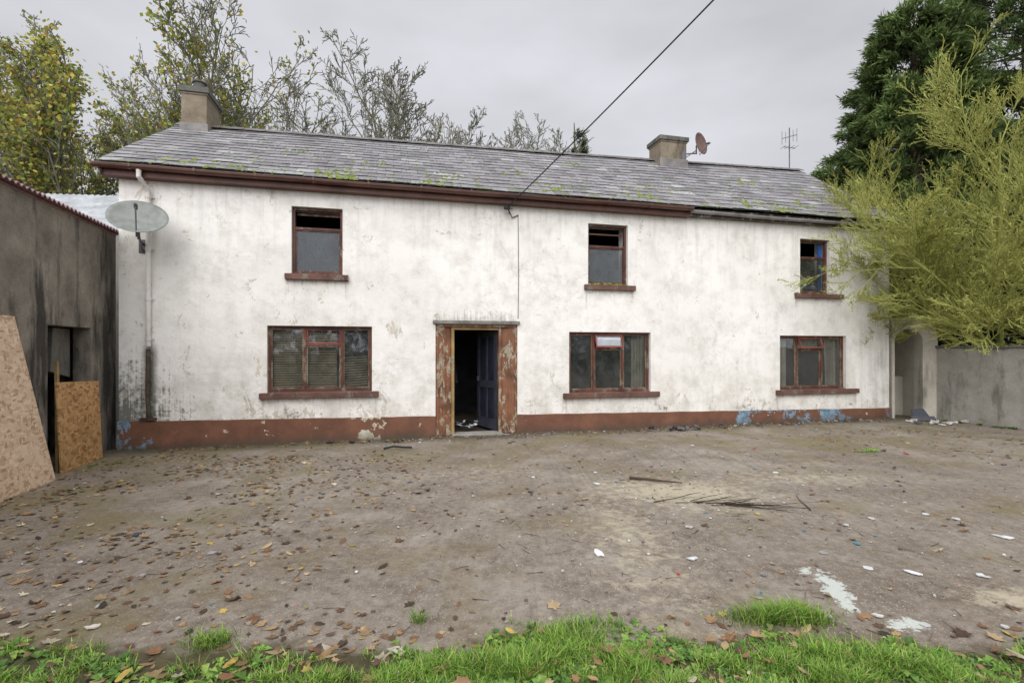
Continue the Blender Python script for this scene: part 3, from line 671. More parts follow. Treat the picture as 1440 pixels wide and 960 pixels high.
b.prism([tuple(p0),tuple(p1),tuple(q1),tuple(q0)],tuple(nn*0.018)); b.done('osb_board',[osbmat('osb_orange',(0.20,0.10,0.035),(0.40,0.22,0.085),(0.56,0.35,0.16))],origin=(-6.1,6.9,0))
b=MB(); b.prism([sw(0.95,0.05,0.0),sw(1.03,0.05,0.0),sw(1.28,-0.1,1.45),sw(1.23,-0.1,1.45)],tuple(sn*0.03)); b.done('timber_batten',[MTAN])

# ------------------------------------------------------------------ ARCHWAY + GARDEN WALL (right)
aw=empty('archway',(8.88,11.62,0),-0.10); b=MB(); ox0,ox1=0.05,0.66; cx=(ox0+ox1)/2; ra=(ox1-ox0)/2; sp_=1.80; T1=2.30
TH=0.30
b.box(0.0,ox0,0,TH,-0.3,sp_,0); b.box(ox1,0.98,0,TH,-0.3,sp_,0)
n=14
for i in range(n):
    a0=math.pi*(1-i/n); a1=math.pi*(1-(i+1)/n)
    xa,za=cx+ra*math.cos(a0),sp_+ra*math.sin(a0)*0.95; xc,zc=cx+ra*math.cos(a1),sp_+ra*math.sin(a1)*0.95
    b.quad((xa,0,za),(xc,0,zc),(xc,0,T1),(xa,0,T1)); b.quad((xa,TH,za),(xc,TH,zc),(xc,TH,T1),(xa,TH,T1)); b.quad((xa,0,za),(xa,TH,za),(xc,TH,zc),(xc,0,zc))
b.box(0.0,ox0,0,TH,sp_,T1,0); b.box(ox1,0.86,0,TH,sp_,T1,0)
b.add([(0.86,0,sp_),(0.98,0,sp_),(0.95,0,2.05),(0.86,0,T1),(0.86,TH,sp_),(0.98,TH,sp_),(0.95,TH,2.05),(0.86,TH,T1)],[(0,1,2,3),(1,5,6,2),(2,6,7,3),(5,4,7,6)])
b.quad((0,0,T1),(0.86,0,T1),(0.86,TH,T1),(0,TH,T1))
b.done('arch_wall',[MARCH],aw)
b=MB(); b.box(-0.1,1.3,1.05,1.2,-0.3,2.25,0); b.box(0.02,1.1,0.75,1.04,-0.3,0.95,0); b.box(0.70,0.85,TH,1.04,-0.3,2.2,0); b.done('passage_wall',[MARCH],aw)
b=MB()
for i in range(13):
    a=0.0+i*0.07; b.box(a,a+0.075,-0.03-U(0,.02),TH+0.03,T1+0.001,T1+U(0.03,0.07)-(0.0 if i<11 else 0.03))
b.done('arch_coping',[MARCH],aw,bevel=0.012)
gw=empty('garden_wall',(9.82,11.55,0)); b=MB(); pts=[(0,0),(0.45,-1.25),(1.1,-3.0),(2.6,-7.0),(4.5,-12)]
for i in range(len(pts)-1):
    (xa,ya),(xc,yc)=pts[i],pts[i+1]; d=Vector((xc-xa,yc-ya,0)).normalized(); nr=Vector((-d.y,d.x,0))
    b.prism([(xa,ya,-0.3),(xc,yc,-0.3),(xc,yc,1.62),(xa,ya,1.64)],tuple(nr*0.25))
b.done('wall_body',[MGW],gw)
b=MB()
for i in range(len(pts)-1):
    (xa,ya),(xc,yc)=pts[i],pts[i+1]; d=Vector((xc-xa,yc-ya,0)).normalized(); nr=Vector((-d.y,d.x,0)); o=-nr*0.03
    b.prism([(xa+o.x,ya+o.y,1.642),(xc+o.x,yc+o.y,1.622),(xc+o.x,yc+o.y,1.68),(xa+o.x,ya+o.y,1.70)],tuple(nr*0.31))
b.done('coping',[MCAP],gw,bevel=0.015)

# ------------------------------------------------------------------ TREES
def grow(b,base,H,seed,nch=(10,8,7,6),ang=(0.75,0.7,0.7,0.7),ratio=(0.5,0.5,0.45,0.42),r0=0.16,trop=(0.0,0.12,0.1,0.06,0.04),wig=(0.08,0.16,0.2,0.25,0.3),col=(1,1,1),rmin=0.008,start=0.22,d0=(0,0,1),bias=None):
    rd=random.Random(seed); st=[(Vector(base),Vector(d0).normalized(),H*0.80,r0,0)]; tips=[]; ml=len(nch)
    while st:
        P,D,L,r,lv=st.pop(); ns=(9,6,5,4,3)[min(lv,4)]; path=[P.copy()]; rad=[r]; dirs=[D.copy()]; p=P.copy(); d=D.copy()
        re=max(rmin,r*(0.25 if lv<ml else 0.5))
        for i in range(ns):
            d=d+Vector((rd.gauss(0,1),rd.gauss(0,1),rd.gauss(0,1)))*wig[min(lv,4)]+Vector((0,0,trop[min(lv,4)]))
            if bias and lv>0: d+=Vector(bias)*0.05
            d.normalize(); p=p+d*(L/ns); path.append(p.copy()); dirs.append(d.copy()); rad.append(r+(re-r)*(i+1)/ns)
        b.tube(path,rad,(8,5,3,3,3)[min(lv,4)],0,col,cap=False)
        if lv>=ml-1: tips.extend([(q,dd_) for q,dd_ in zip(path[1:],dirs[1:])])
        if lv<ml:
            n=nch[lv]
            for k in range(n):
                t=start+(1-start)*(k+rd.random())/n if lv==0 else 0.15+0.85*(k+rd.random())/n
                f=t*ns; i=min(ns-1,int(f)); q=path[i].lerp(path[i+1],f-i); dd_=dirs[i+1]
                ax=dd_.cross(Vector((rd.gauss(0,1),rd.gauss(0,1),rd.gauss(0,1))))
                if ax.length<1e-3: continue
                nd=Matrix.Rotation(ang[lv]*rd.uniform(0.7,1.25),3,ax.normalized())@dd_
                rr=(rad[i]+(rad[i+1]-rad[i])*(f-i))*0.62
                st.append((q,nd,L*ratio[lv]*rd.uniform(0.7,1.2)*(1.15-0.55*t),max(rmin,rr),lv+1))
    return tips
MBARK=M('bark',0.9,0.15); MBARK.set('Base Color',MBARK.mix(MBARK.mr(MBARK.noise(5,3),0.4,0.65),MBARK.attr(),(0.14,0.15,0.09)))
MLEAF=mat_attr('autumn_leaf',0.6,0.3,0.35)
def autumn(name,base,top,seed,leafn,zonef=None,nch=(8,7,6,4),stems=4,spread=0.32):
    # grown to nominal size, then scaled about its base so that the crown reaches the surveyed height
    b=MB(); tips=[]; rd=random.Random(seed*7); H=10.0
    for i in range(stems):
        a=6.283*i/stems+rd.uniform(-0.5,0.5); s_=spread*rd.uniform(0.6,1.3)
        tips+=grow(b,(0.2*math.cos(a),0.2*math.sin(a),0),H*rd.uniform(0.88,1.05),seed*10+i,nch=nch,ang=(0.6,0.6,0.65,0.65),ratio=(0.46,0.5,0.48,0.45),
                   r0=0.10,col=(0.20,0.185,0.15),rmin=0.009,start=0.3,d0=(math.cos(a)*s_,math.sin(a)*s_,1),trop=(0.03,0.12,0.08,0.05,0.04),wig=(0.06,0.11,0.15,0.2,0.2))
    V=np.array(b.v); k=top/np.percentile(V[:,2],99.7); V*=k; V+=np.array(base); b.v=V.tolist()
    if leafn:
        T_=np.array([tuple(q) for q,_ in tips])*k+np.array(base)
        nz=np.array([mno.noise(Vector(q)*0.5+Vector((seed,0,0))) for q in T_]); pr=np.clip(0.45+nz*1.7,0.02,1)
        if zonef is not None: pr=pr*np.array([zonef(q) for q in T_])
        pr/=pr.sum(); idx=rng.choice(len(T_),leafn,p=pr); c=T_[idx]+rng.normal(0,0.13,(leafn,3))
        base_=np.array([(0.30,0.31,0.06),(0.45,0.37,0.08),(0.20,0.26,0.055),(0.42,0.27,0.07)])[rng.choice(4,leafn,p=[0.40,0.23,0.30,0.07])]
        cols=base_*rng.uniform(0.6,1.3,(leafn,1))*np.clip(1+nz[idx][:,None]*0.7,0.6,1.4)
        b.addnp(leafquads(c,rng.uniform(0.09,0.17,leafn),rng.uniform(0.07,0.13,leafn)),cols,1)
    b.done(name,[MBARK,MLEAF],origin=base)
autumn('autumn_tree',(-16.0,15.5,0),10.6,3,10500,nch=(9,7,6,4),stems=5)
autumn('autumn_tree',(-12.7,18.0,0),12.9,5,9500,lambda q:0.3+0.7*(q[2]<11.4),nch=(9,7,6,4),stems=5,spread=0.36)
autumn('autumn_tree',(-10.2,18.5,0),11.6,8,6000,lambda q: 1.0 if q[0]<-8.6 else 0.05)
autumn('autumn_tree',(-18.8,19.5,0),12.6,15,7000)
autumn('bare_tree',(-8.3,19.0,0),12.0,14,350,nch=(9,7,6,5),stems=5,spread=0.26)
autumn('bare_tree',(-4.1,20.5,0),12.2,11,0,nch=(9,8,6,5),stems=5,spread=0.34)
autumn('bare_tree',(-0.8,22.5,0),12.2,17,0,nch=(8,7,6,5),spread=0.28,stems=4)
autumn('bare_tree',(1.6,24.0,0),12.0,21,0,nch=(8,7,6,5),spread=0.26,stems=3)
MCON=mat_attr('conifer_foliage',0.7,0.2,0.2)
def conifer(name,base,H,Rm,seed,ncl,spr=40,skirt=0.15,col=(0.055,0.10,0.03),clr=0.75,sprlen=0.26):
    rd=np.random.default_rng(seed); b=MB(); bx,by,bz=base
    b.tube([(bx,by,0),(bx+0.1,by,H*0.5),(bx,by,H*0.95)],[0.28*H/12,0.16*H/12,0.02],8,0,(0.10,0.07,0.05))
    Vs=[];Cs=[]
    for i in range(ncl):
        zf=rd.random()**1.15*(1-skirt)+skirt*0.5; an=rd.uniform(0,6.283)
        lob=1+0.26*math.sin(3*an+seed+zf*9)+0.20*math.sin(7*an+zf*23)+rd.normal(0,0.08)
        Rr=Rm*(1-zf)**0.72*lob+0.12; rf=rd.uniform(0.5,1.0)**0.6
        c=np.array([bx+Rr*rf*math.cos(an),by+Rr*rf*math.sin(an),zf*H+rd.normal(0,0.15)])
        o=np.array([math.cos(an),math.sin(an),0.25+0.6*zf])
        if i%4==0: b.tube([(bx,by,max(0.3,c[2]-0.3)),tuple((c+np.array([bx,by,c[2]]))/2+np.array([0,0,-0.1])),tuple(c)],[0.05,0.03,0.01],4,0,(0.10,0.07,0.05),cap=False)
        n=spr; rr=clr*(1-0.4*zf)*rd.uniform(0.5,1.5)
        tt=rd.random((n,1))**0.8; od=o/np.linalg.norm(o)
        curve=od*tt*rr*2.2+np.array([0,0,-0.55])*(tt**2)*rr
        p=rd.normal(0,1,(n,3)); p/=np.linalg.norm(p,axis=1,keepdims=True)
        pc=c+curve-od*rr*0.7+p*(rr*0.5*(1.1-tt*0.85))
        d=p*0.55+od*1.0+np.array([0,0,0.1])-np.array([0,0,0.7])*tt; d/=np.linalg.norm(d,axis=1,keepdims=True)
        brt=0.30+0.65*tt[:,0]+0.30*p[:,2]; tone=rd.uniform(0.65,1.35)  # inner sprays darkened, tips and upper ones lightened: depth shading in the colour
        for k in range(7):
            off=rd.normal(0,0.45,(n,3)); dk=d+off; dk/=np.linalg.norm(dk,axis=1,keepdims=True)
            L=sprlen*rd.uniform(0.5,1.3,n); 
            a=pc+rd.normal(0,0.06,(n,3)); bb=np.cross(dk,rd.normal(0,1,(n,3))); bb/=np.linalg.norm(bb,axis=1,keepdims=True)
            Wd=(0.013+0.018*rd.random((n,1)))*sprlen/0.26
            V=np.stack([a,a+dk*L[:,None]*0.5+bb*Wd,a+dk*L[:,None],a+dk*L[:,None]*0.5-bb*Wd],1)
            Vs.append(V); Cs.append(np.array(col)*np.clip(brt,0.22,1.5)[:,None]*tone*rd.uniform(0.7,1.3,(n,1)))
    b.addnp(np.concatenate(Vs),np.concatenate(Cs),1); b.done(name,[MBARK,MCON],origin=base)
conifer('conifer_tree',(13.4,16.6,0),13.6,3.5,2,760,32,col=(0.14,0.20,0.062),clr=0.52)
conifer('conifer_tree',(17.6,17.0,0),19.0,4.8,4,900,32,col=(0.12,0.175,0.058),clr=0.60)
conifer('conifer_tree',(3.0,24.0,0),13.2,0.7,9,60,20,col=(0.08,0.12,0.04),clr=0.35)
def hedge(name,pts,width,h0,h1,n,col,leaf=0.09,seed=1):
    rd=np.random.default_rng(seed); b=MB(); Cn=[];Cc=[]
    for i in range(len(pts)-1):
        a=np.array(pts[i],float);c=np.array(pts[i+1],float); L=np.linalg.norm(c-a); d=(c-a)/L; nr=np.array([-d[1],d[0]]); m=int(n*L)
        u=rd.random(m)*L; v=rd.uniform(-1,1,m); 
        top=h1*(0.85+0.12*np.sin(u*1.7+i)+0.08*np.sin(u*4.3)); z=h0+(top-h0)*rd.random(m)**0.7
        sidew=width*(0.8+0.2*np.sin(u*2.3+z*1.9)+0.1*np.sin(u*6+z*4)); v=np.sign(v)*np.abs(v)**0.35
        xy=a+d*u[:,None]+nr*(v*sidew)[:,None]; Cn.append(np.column_stack([xy,z]))
        for k in range(int(L/0.5)): 
            q=a+d*(k*0.5); b.tube([(q[0],q[1],0),(q[0]+rd.normal(0,.2),q[1]+rd.normal(0,.2),h1*0.45),(q[0]+rd.normal(0,.4),q[1]+rd.normal(0,.3),h1*0.85)],[0.035,0.025,0.01],4,0,(0.08,0.065,0.045),cap=False)
    C=np.concatenate(Cn); nz=np.array([mno.noise(Vector(q)*1.3) for q in C]); keep=nz>-0.28; C=C[keep];nz=nz[keep]
    cols=np.array(col)*np.clip(0.85+nz[:,None]*1.4,0.3,1.6)*rd.uniform(0.6,1.4,(len(C),1))
    b.addnp(leafquads(C,rd.uniform(leaf*0.7,leaf*1.5,len(C)),rd.uniform(leaf*0.5,leaf*0.9,len(C))),cols,1); b.done(name,[MBARK,MCON])
hedge('hedge',[(9.9,13.9),(12.6,12.9),(15.5,10.2),(18,5)],0.7,0.1,5.0,2800,(0.055,0.075,0.03),0.10,3)
hedge('hedge',[(-22,-9),(-8,-10.5),(8,-10.5),(24,-9)],1.0,0.0,3.8,420,(0.05,0.08,0.03),0.28,5)
# mossy willow
b=MB(); tw=[]
yg=(0.30,0.31,0.09)
for i,(d0,H,st_) in enumerate((((-0.62,-0.25,0.9),7.2,0.3),((-0.32,-0.2,1.0),8.0,0.2),((0.25,0.0,1.0),8.6,0.15),((-1.05,-0.42,0.88),6.9,0.35),((-0.9,-0.55,0.75),6.2,0.4),((0.05,-0.5,0.9),7.4,0.2),((0.7,-0.3,0.8),8.4,0.2),((0.5,-0.7,0.9),8.0,0.25),((-0.3,-0.5,0.62),5.0,0.35),((0.5,-0.55,0.5),5.5,0.3))):
    tw+=grow(b,(11.7+0.10*i,12.0-0.05*i,0.2),H,40+i,nch=(11,9,8,4),ang=(0.62,0.58,0.5,0.5),ratio=(0.48,0.60,0.50,0.42),r0=0.075,trop=(0.0,0.01,0.02,0.04,0.05),wig=(0.07,0.10,0.10,0.11,0.12),col=yg,rmin=0.0058,start=st_,d0=d0)
T_=np.array([tuple(q) for q,_ in tw]); D_=np.array([tuple(q) for _,q in tw]); n=56000; idx=rng.choice(len(T_),n)
c=T_[idx]+rng.normal(0,0.03,(n,3)); cols=np.array([(0.38,0.40,0.10)])*rng.uniform(0.45,1.4,(n,1))
b.addnp(leafquads(c,rng.uniform(0.03,0.08,n),rng.uniform(0.010,0.024,n),D_[idx]+rng.normal(0,0.5,(n,3))),cols,1)
MTW=mat_attr('mossy_twig',0.85,0.1)
b.done('willow_tree',[MTW,MLEAF],origin=(11.9,12.1,0))

# ------------------------------------------------------------------ GRASS, WEEDS
def edgef(x): return 2.56+0.09*np.sin(x*1.7+0.5)+0.06*np.sin(x*4.3)+0.05*np.sin(x*9.1+1)+0.20*np.clip((x+1.4)/1.2,0,1)
NA,NO=210000,30000
gx=np.concatenate([rng.uniform(-3.1,3.7,NA),rng.uniform(-7,8,NO)]); gy=np.concatenate([rng.uniform(2.2,3.15,NA),rng.uniform(0.0,2.3,NO)])
NB=len(gx)
nz=np.array([mno.noise(Vector((a*2.0,c*2.6,1.0)))+0.9*mno.noise(Vector((a*6,c*7,4.0))) for a,c in zip(gx,gy)])
left=np.clip((-gx-0.8)/1.0,0,1)
dens=np.clip((edgef(gx)-gy)*5+0.08,0,1)*np.clip(0.64+nz*1.8-0.45*left,0.0,1)
clump=1.1*np.exp(-(((gx-1.62)/0.22)**2+((gy-2.98)/0.08)**2))+0.7*np.exp(-(((gx-0.35)/0.25)**2+((gy-2.90)/0.04)**2))+0.9*np.exp(-(((gx+1.62)/0.08)**2+((gy-2.68)/0.06)**2))+0.6*np.exp(-(((gx+2.3)/0.12)**2+((gy-2.62)/0.05)**2))+0.5*np.exp(-(((gx+0.55)/0.04)**2+((gy-2.95)/0.03)**2))
kp=rng.random(NB)<np.clip(dens*0.68+clump*np.clip(0.8+nz,0,1),0,1); gx,gy,nz,clump=gx[kp],gy[kp],nz[kp],clump[kp]; n=len(gx)
gz=ghh(gx,gy)-0.005; hh=rng.uniform(0.02,0.09,n)*(0.75+0.75*np.clip(nz,-0.5,1)+0.5*clump); th=rng.uniform(0,6.283,n); ln=rng.uniform(0.3,1.3,n)*hh
dx,dy=np.cos(th),np.sin(th); wd=rng.uniform(0.0012,0.0032,n); 
def pt(k,sx): 
    f={0:0,1:0.55,2:1.0}[k]; o=ln*f*f; w_=wd*(1-0.25*f)*sx
    return np.stack([gx+dx*o-dy*w_,gy+dy*o+dx*w_,gz+hh*(f-0.12*f*f)],1)
V1=np.stack([pt(0,-1),pt(0,1),pt(1,1),pt(1,-1)],1); V2=np.stack([pt(1,-1),pt(1,1),pt(2,0)],1)
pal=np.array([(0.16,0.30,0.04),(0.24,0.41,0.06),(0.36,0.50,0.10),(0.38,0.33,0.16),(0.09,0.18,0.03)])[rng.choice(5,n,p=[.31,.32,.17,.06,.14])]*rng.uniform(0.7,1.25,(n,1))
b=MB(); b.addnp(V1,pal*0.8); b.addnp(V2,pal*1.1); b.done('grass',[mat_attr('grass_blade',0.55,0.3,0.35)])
b=MB()
def rosette(x,y,n,L,colr):
    z=float(ghh(x,y))
    for k in range(n):
        a=U(0,6.28); l=L*U(0.6,1.2); w_=l*U(0.22,0.36); e=U(0.15,0.8); d=Vector((math.cos(a),math.sin(a),0)); s_=Vector((-d.y,d.x,0)); P=Vector((x,y,z))
        m=P+d*l*0.5+Vector((0,0,l*0.6*e+0.005)); t=P+d*l+Vector((0,0,l*0.45*e)); q=U(0.7,1.3)
        b.add([tuple(P),tuple(m+s_*w_),tuple(t),tuple(m-s_*w_),tuple(m-Vector((0,0,0.1*w_)))],[(0,4,1),(4,2,1),(0,3,4),(4,3,2)],0,tuple(c*q for c in colr))
cnt=0
while cnt<2500:
    x,y=U(-3.5,4.2),U(2.0,3.0)
    if y<edgef(x)-0.02+U(-0.1,0.07) and mno.noise(Vector((x*1.9,y*1.9,9)))>-0.18-0.15*(x<-0.5): rosette(x,y,5,U(0.02,0.06),random.choice([(0.15,0.28,0.05),(0.20,0.36,0.065),(0.10,0.21,0.04),(0.27,0.38,0.08)])); cnt+=1
for i in range(40): q=U(0,5); x=9.8+0.45*q/1.33*1.0-U(0.03,0.2); y=11.5-q; rosette(x-0.05,y,7,U(0.04,0.10),(0.10,0.19,0.04))
for i in range(12): rosette(5.72+random.gauss(0,.12),7.95+random.gauss(0,.05),8,0.055,(0.24,0.42,0.08))
for i in range(24): q=hw(U(0.2,4.8),-U(0.03,0.1),0); rosette(q[0],q[1],6,U(0.02,0.045),(0.10,0.18,0.04))
for i in range(14): rosette(U(-5.9,-5.5),U(6.6,7.7),6,U(0.02,0.05),(0.11,0.19,0.04))
b.done('weeds',[mat_attr('weed_leaf',0.5,0.35,0.3)])

# ------------------------------------------------------------------ LEAF LITTER, STICKS, RUBBISH
def inyard(x,y):
    c,s_=math.cos(ANG),math.sin(ANG); lx=(x+6.32)*c+(y-8)*s_; ly=-(x+6.32)*s_+(y-8)*c
    if ly>-0.03 and lx<16: return False
    if (x-(-5.76))*0.958+(y-5.6)*0.287<0.02: return False
    if x>9.5 and y>11.4-(x-9.8)*2.8: return False
    return True
lobes=[(0,-1.0),(0.28,-0.62),(0.85,-0.55),(0.55,-0.1),(1.0,0.35),(0.42,0.32),(0.30,0.62),(0,1.05),(-0.30,0.62),(-0.42,0.32),(-1.0,0.35),(-0.55,-0.1),(-0.85,-0.55),(-0.28,-0.62)]
oval=[(0,-1),(0.35,-0.6),(0.5,0),(0.33,0.6),(0,1.1),(-0.33,0.6),(-0.5,0),(-0.35,-0.6)]
LC=[(0.30,0.18,0.09),(0.19,0.105,0.055),(0.11,0.065,0.038),(0.38,0.25,0.13),(0.07,0.05,0.035),(0.46,0.34,0.19),(0.22,0.11,0.055),(0.56,0.49,0.35),(0.50,0.36,0.09)]
LWt=[.2,.17,.14,.15,.08,.10,.07,.04,.05]
b=MB()
def leaf(x,y,r,lift=0.0,col=None):
    sh=lobes if R()<0.55 else oval; th=U(0,6.28); cu=U(-0.5,0.9)*r*0.5; cu2=U(-0.3,0.6)*r*0.5; tx,ty=U(-0.25,0.25),U(-0.25,0.25); c,s_=math.cos(th),math.sin(th)
    z0=float(ghh(x,y))+0.006+lift; col=col or random.choices(LC,LWt)[0]; k=U(0.6,1.25); vs=[(x,y,z0+0.002)]
    for (a,e) in sh:
        a*=r*U(0.8,1.15); e*=r*U(0.8,1.15); z=z0+max(-0.003,cu*(a/r)**2+cu2*(e/r)**2+tx*a+ty*e)+0.0; vs.append((x+a*c-e*s_,y+a*s_+e*c,max(z,z0-0.004)))
    n=len(sh); b.add(vs,[(0,1+i,1+(i+1)%n) for i in range(n)],0,tuple(q*k for q in col))
cnt=0
while cnt<3500:
    k=R()
    if k<0.46: x,y=random.gauss(-3.9,1.6),U(2.4,7.6)
    elif k<0.63: x,y=U(-4,5),2.30+abs(random.gauss(0,0.36))
    elif k<0.76: q=hw(U(0.0,15.5),-abs(random.gauss(0,0.22))-0.05,0); x,y=q[0],q[1]
    elif k<0.86: x,y=U(5,10.5),U(7,11)
    else: x,y=U(-6,9),U(2.3,10)
    if not inyard(x,y) or y<1.8: continue
    if mno.noise(Vector((x*0.9,y*0.9,3)))<U(-0.5,0.3): continue
    turf=y<edgef(x)
    if turf and R()<0.35: continue
    leaf(x,y,U(0.014,0.036) if R()<0.87 else U(0.038,0.054),U(0.005,0.04) if turf else 0.0); cnt+=1
b.done('fallen_leaves',[mat_attr('dead_leaf',0.65,0.3,0.1,0.35)])
b=MB()
def stick(x,y,L,r,th=None,col=None,lift=0):
    th=U(0,6.28) if th is None else th; pts=[];n=5; p=Vector((x,y,0)); 
    for i in range(n+1):
        pts.append((p.x,p.y,float(ghh(p.x,p.y))+r+0.004+lift*i/n)); th+=U(-0.2,0.2); p+=Vector((math.cos(th),math.sin(th),0))*L/n
    b.tube(pts,[r*(1-0.12*i) for i in range(n+1)],5,0,col or random.choice([(0.09,0.06,0.04),(0.05,0.038,0.03),(0.16,0.12,0.08)]))
cnt=0
while cnt<380:
    x,y=(U(-6,9),U(2.6,10.5)) if R()<0.7 else (random.gauss(0,2.5),random.gauss(3.8,1.0))
    if inyard(x,y) and y>2.5: stick(x,y,U(0.03,0.15),U(0.0012,0.003)); cnt+=1
b.done('twigs',[mat_attr('twig',0.85,0.2)])
b=MB(); stick(1.45,6.15,0.62,0.020,-0.32,(0.08,0.06,0.045)); b.done('fallen_branch',[mat_attr('twig2',0.85,0.2)])
b=MB()
for i in range(22): stick(2.1+random.gauss(0,.25),5.15+random.gauss(0,.05),U(0.25,0.7),U(0.003,0.007),U(-0.4,0.4),(0.05,0.035,0.025),U(0,0.06))
stick(3.0,5.0,0.5,0.006,1.2,(0.05,0.035,0.025))
b.done('brushwood_heap',[mat_attr('twig3',0.85,0.2)])
b=MB(); 
def frag(x,y,r,col,t=0.006,asp=1.0):
    n=random.randint(5,9); th=U(0,6.28); z=float(ghh(x,y))+0.003; q=[]
    for i in range(n):
        a=6.283*i/n+U(-.25,.25); rr=r*U(0.45,1.15); px,py=rr*math.cos(a),rr*asp*math.sin(a); q.append((x+px*math.cos(th)-py*math.sin(th),y+px*math.sin(th)+py*math.cos(th),z+U(0,t)))
    b.prism(q,(0,0,t),0,col)
FC=[(0.66,0.66,0.66),(0.5,0.5,0.47),(0.45,0.42,0.38),(0.35,0.34,0.33),(0.10,0.10,0.11),(0.05,0.14,0.40),(0.5,0.06,0.05),(0.04,0.25,0.35),(0.55,0.12,0.25),(0.2,0.2,0.2)]
FW=[0.13,0.14,0.20,0.16,0.16,0.03,0.01,0.02,0.005,0.1]
cnt=0
while cnt<700:
    k=R()
    if k<0.5: x,y=U(-5.5,9),U(2.9,10)
    elif k<0.75: q=hw(U(3.5,15.4),-abs(random.gauss(0,0.3))-0.05,0); x,y=q[0],q[1]
    else: x,y=random.gauss(2.3,1.3),random.gauss(5.0,1.4)
    if not inyard(x,y) or y<2.6: continue
    frag(x,y,U(0.006,0.018) if R()<0.88 else U(0.02,0.045),random.choices(FC,FW)[0],U(0.002,0.010)); cnt+=1
for (x,y,r,c_) in ((0.68,3.88,0.075,(0.75,0.75,0.75)),(1.38,3.8,0.06,(0.62,0.64,0.66)),(2.86,3.55,0.06,(0.80,0.80,0.82)),(4.2,4.25,0.08,(0.7,0.72,0.72)),(2.2,3.0,0.04,(0.62,0.6,0.55)),(-0.6,2.62,0.085,(0.52,0.47,0.4)),(3.3,3.5,0.05,(0.66,0.68,0.7)),(6.1,7.7,0.07,(0.65,0.05,0.2)),(5.9,7.9,0.06,(0.05,0.05,0.05)),(4.45,5.65,0.04,(0.03,0.03,0.03)),(-3.25,4.3,0.05,(0.06,0.07,0.12)),(-3.35,4.2,0.04,(0.05,0.05,0.05)),(-2.4,2.85,0.05,(0.65,0.60,0.52)),(1.0,5.9,0.05,(0.65,0.65,0.6))):
    frag(x,y,r,c_,0.008,0.5)
b.done('litter',[mat_attr('litter_bits',0.6,0.35,0,0.25)])
b=MB()
def stone(x,y,r,col):
    z=float(ghh(x,y)); vs=[];k=7
    for (rf,hf) in ((1,0),(0.95,0.35),(0.55,0.7)):
        for i in range(k): a=6.283*i/k; rr=r*rf*U(.75,1.15); vs.append((x+rr*math.cos(a),y+rr*math.sin(a),z-0.004+r*hf*U(.8,1.1)))
    vs.append((x,y,z+r*0.75)); fs=[(j*k+i,j*k+(i+1)%k,(j+1)*k+(i+1)%k,(j+1)*k+i) for j in range(2) for i in range(k)]+[(2*k+i,2*k+(i+1)%k,3*k) for i in range(k)]
    b.add(vs,fs,0,col)
cnt=0
while cnt<3600:
    x,y=(U(-5.5,9),2.5+abs(random.gauss(0,2.6))) if R()<0.85 else hw(U(0,15.5),-abs(random.gauss(0,0.15))-0.04,0)[:2]
    if not inyard(x,y): continue
    k=U(0.6,1.3); stone(x,y,U(0.003,0.008) if R()<0.96 else U(0.009,0.018),tuple(q*k for q in random.choice([(0.26,0.22,0.18),(0.36,0.30,0.24),(0.12,0.1,0.08),(0.30,0.19,0.14),(0.10,0.085,0.07)]))); cnt+=1
b.done('loose_stones',[mat_attr('stone_bits',0.85,0.2)],smooth=False)
b=MB()
for i in range(34):
    q=hw(10.0+random.gauss(0,0.25),-0.15-abs(random.gauss(0,0.12)),0); frag(q[0],q[1],U(0.03,0.08),random.choice([(0.03,0.03,0.035),(0.07,0.06,0.06),(0.14,0.13,0.12)]),U(0.01,0.04))
for i in range(26):
    q=hw(U(10.5,15),-0.12-abs(random.gauss(0,0.12)),0); frag(q[0],q[1],U(0.02,0.06),random.choice([(0.05,0.05,0.06),(0.3,0.28,0.25),(0.14,0.10,0.07)]),U(0.01,0.04))
for i in range(8):
    q=hw(3.9+random.gauss(0,.4),-0.2-abs(random.gauss(0,0.12)),0); frag(q[0],q[1],U(0.02,0.06),(0.04,0.035,0.03),0.02)
b.done('rubble',[mat_attr('rubble_bits',0.8,0.25)])
b=MB(); b.tube([(-2.05,7.95,0.03),(-1.9,8.02,0.05),(-1.75,7.98,0.045),(-1.62,8.04,0.03)],0.018,6); b.done('rubber_hose',[MCABLE])
b=MB()
b.prism([(9.15,11.32,0.0),(9.5,11.22,0.0),(9.42,11.40,0.26),(9.2,11.46,0.22)],(0,0.02,0.006),0,(0.06,0.065,0.08))
b.prism([(9.0,11.2,0.02),(9.4,11.0,0.03),(9.5,11.2,0.10),(9.1,11.35,0.08)],(0,0,0.012),0,(0.10,0.10,0.11))
for i in range(18): frag(9.3+random.gauss(0,.3),10.85+random.gauss(0,.2),U(0.03,0.09),random.choice([(0.6,0.6,0.6),(0.5,0.48,0.45),(0.09,0.09,0.1)]),U(0.01,0.04))
b.done('broken_slates',[mat_attr('slate_bits',0.7,0.3)])

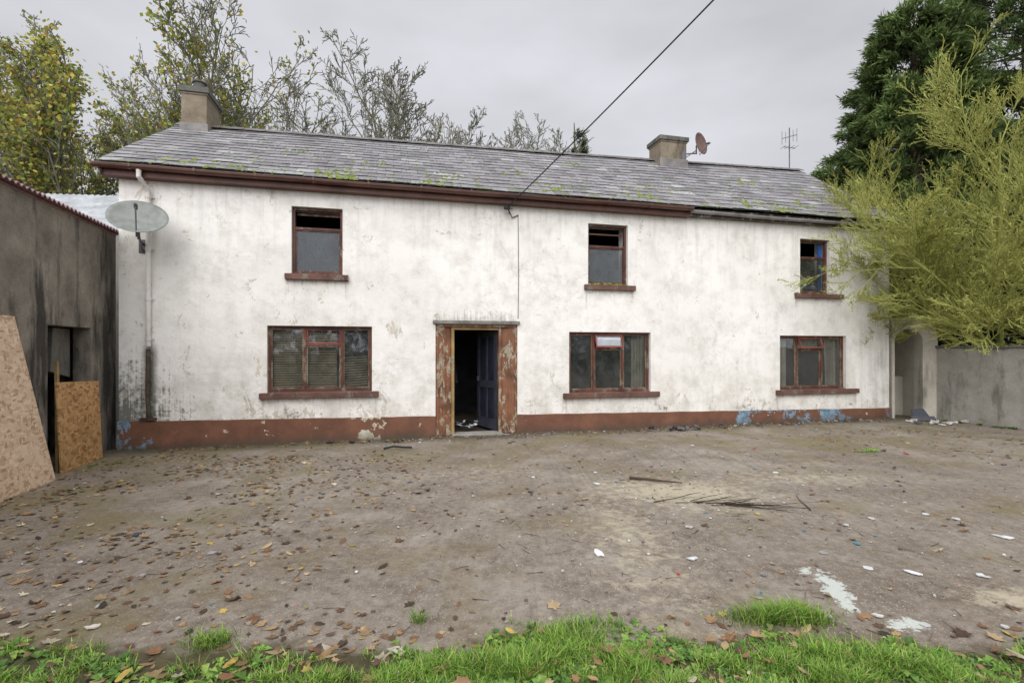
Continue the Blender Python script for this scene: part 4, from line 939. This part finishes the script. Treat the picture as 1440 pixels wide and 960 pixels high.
# ------------------------------------------------------------------ WORLD, SUN, CAMERA
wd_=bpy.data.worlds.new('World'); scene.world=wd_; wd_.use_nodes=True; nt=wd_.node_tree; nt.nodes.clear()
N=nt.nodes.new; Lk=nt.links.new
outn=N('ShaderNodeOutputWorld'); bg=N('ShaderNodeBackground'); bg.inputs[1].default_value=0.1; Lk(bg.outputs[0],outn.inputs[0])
sky=N('ShaderNodeTexSky'); sky.sky_type='NISHITA'; sky.sun_disc=False; sky.sun_elevation=math.radians(42); sky.sun_rotation=math.radians(190); sky.dust_density=3
hs=N('ShaderNodeHueSaturation'); hs.inputs['Saturation'].default_value=0.15; Lk(sky.outputs[0],hs.inputs['Color'])
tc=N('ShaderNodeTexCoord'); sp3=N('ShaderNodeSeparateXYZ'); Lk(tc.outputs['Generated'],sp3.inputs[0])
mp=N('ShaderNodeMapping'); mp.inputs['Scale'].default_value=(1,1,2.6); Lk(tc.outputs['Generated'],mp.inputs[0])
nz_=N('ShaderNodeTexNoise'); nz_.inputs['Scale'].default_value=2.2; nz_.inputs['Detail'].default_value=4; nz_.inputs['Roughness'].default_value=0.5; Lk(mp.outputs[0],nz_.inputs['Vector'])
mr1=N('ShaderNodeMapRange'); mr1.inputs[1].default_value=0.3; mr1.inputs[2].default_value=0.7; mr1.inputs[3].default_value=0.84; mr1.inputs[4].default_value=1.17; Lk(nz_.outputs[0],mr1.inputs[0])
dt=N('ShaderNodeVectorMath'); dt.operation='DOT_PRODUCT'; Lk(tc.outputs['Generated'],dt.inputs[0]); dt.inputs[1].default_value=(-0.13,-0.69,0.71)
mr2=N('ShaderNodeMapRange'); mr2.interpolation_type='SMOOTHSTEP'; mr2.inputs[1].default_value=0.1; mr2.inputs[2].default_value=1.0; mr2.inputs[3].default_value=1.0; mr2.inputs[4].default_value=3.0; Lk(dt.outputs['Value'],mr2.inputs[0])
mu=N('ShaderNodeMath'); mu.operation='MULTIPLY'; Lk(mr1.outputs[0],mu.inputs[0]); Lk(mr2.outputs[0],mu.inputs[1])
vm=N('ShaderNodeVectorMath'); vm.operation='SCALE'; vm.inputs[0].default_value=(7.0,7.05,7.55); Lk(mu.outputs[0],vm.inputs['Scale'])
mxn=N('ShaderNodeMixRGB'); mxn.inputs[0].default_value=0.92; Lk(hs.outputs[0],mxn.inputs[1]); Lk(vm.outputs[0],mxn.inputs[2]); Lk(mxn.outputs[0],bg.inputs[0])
sl=bpy.data.lights.new('sun','SUN'); sl.energy=1.35; sl.angle=math.radians(45); sl.color=(1,0.96,0.90)
so=bpy.data.objects.new('sun',sl); scene.collection.objects.link(so); so.rotation_euler=(math.radians(48),0,math.radians(-10)); so.location=(0,-5,20)
cam=bpy.data.cameras.new('camera'); co=bpy.data.objects.new('camera',cam); scene.collection.objects.link(co); scene.camera=co
co.location=(0,0,1.6); co.rotation_euler=(math.radians(90),0,0); cam.sensor_width=36; cam.lens=17.5; cam.shift_y=12/1440; cam.clip_end=2000; cam.clip_start=0.05
scene.view_settings.view_transform='Standard'; scene.view_settings.look='None'; scene.view_settings.exposure=0; scene.view_settings.gamma=1
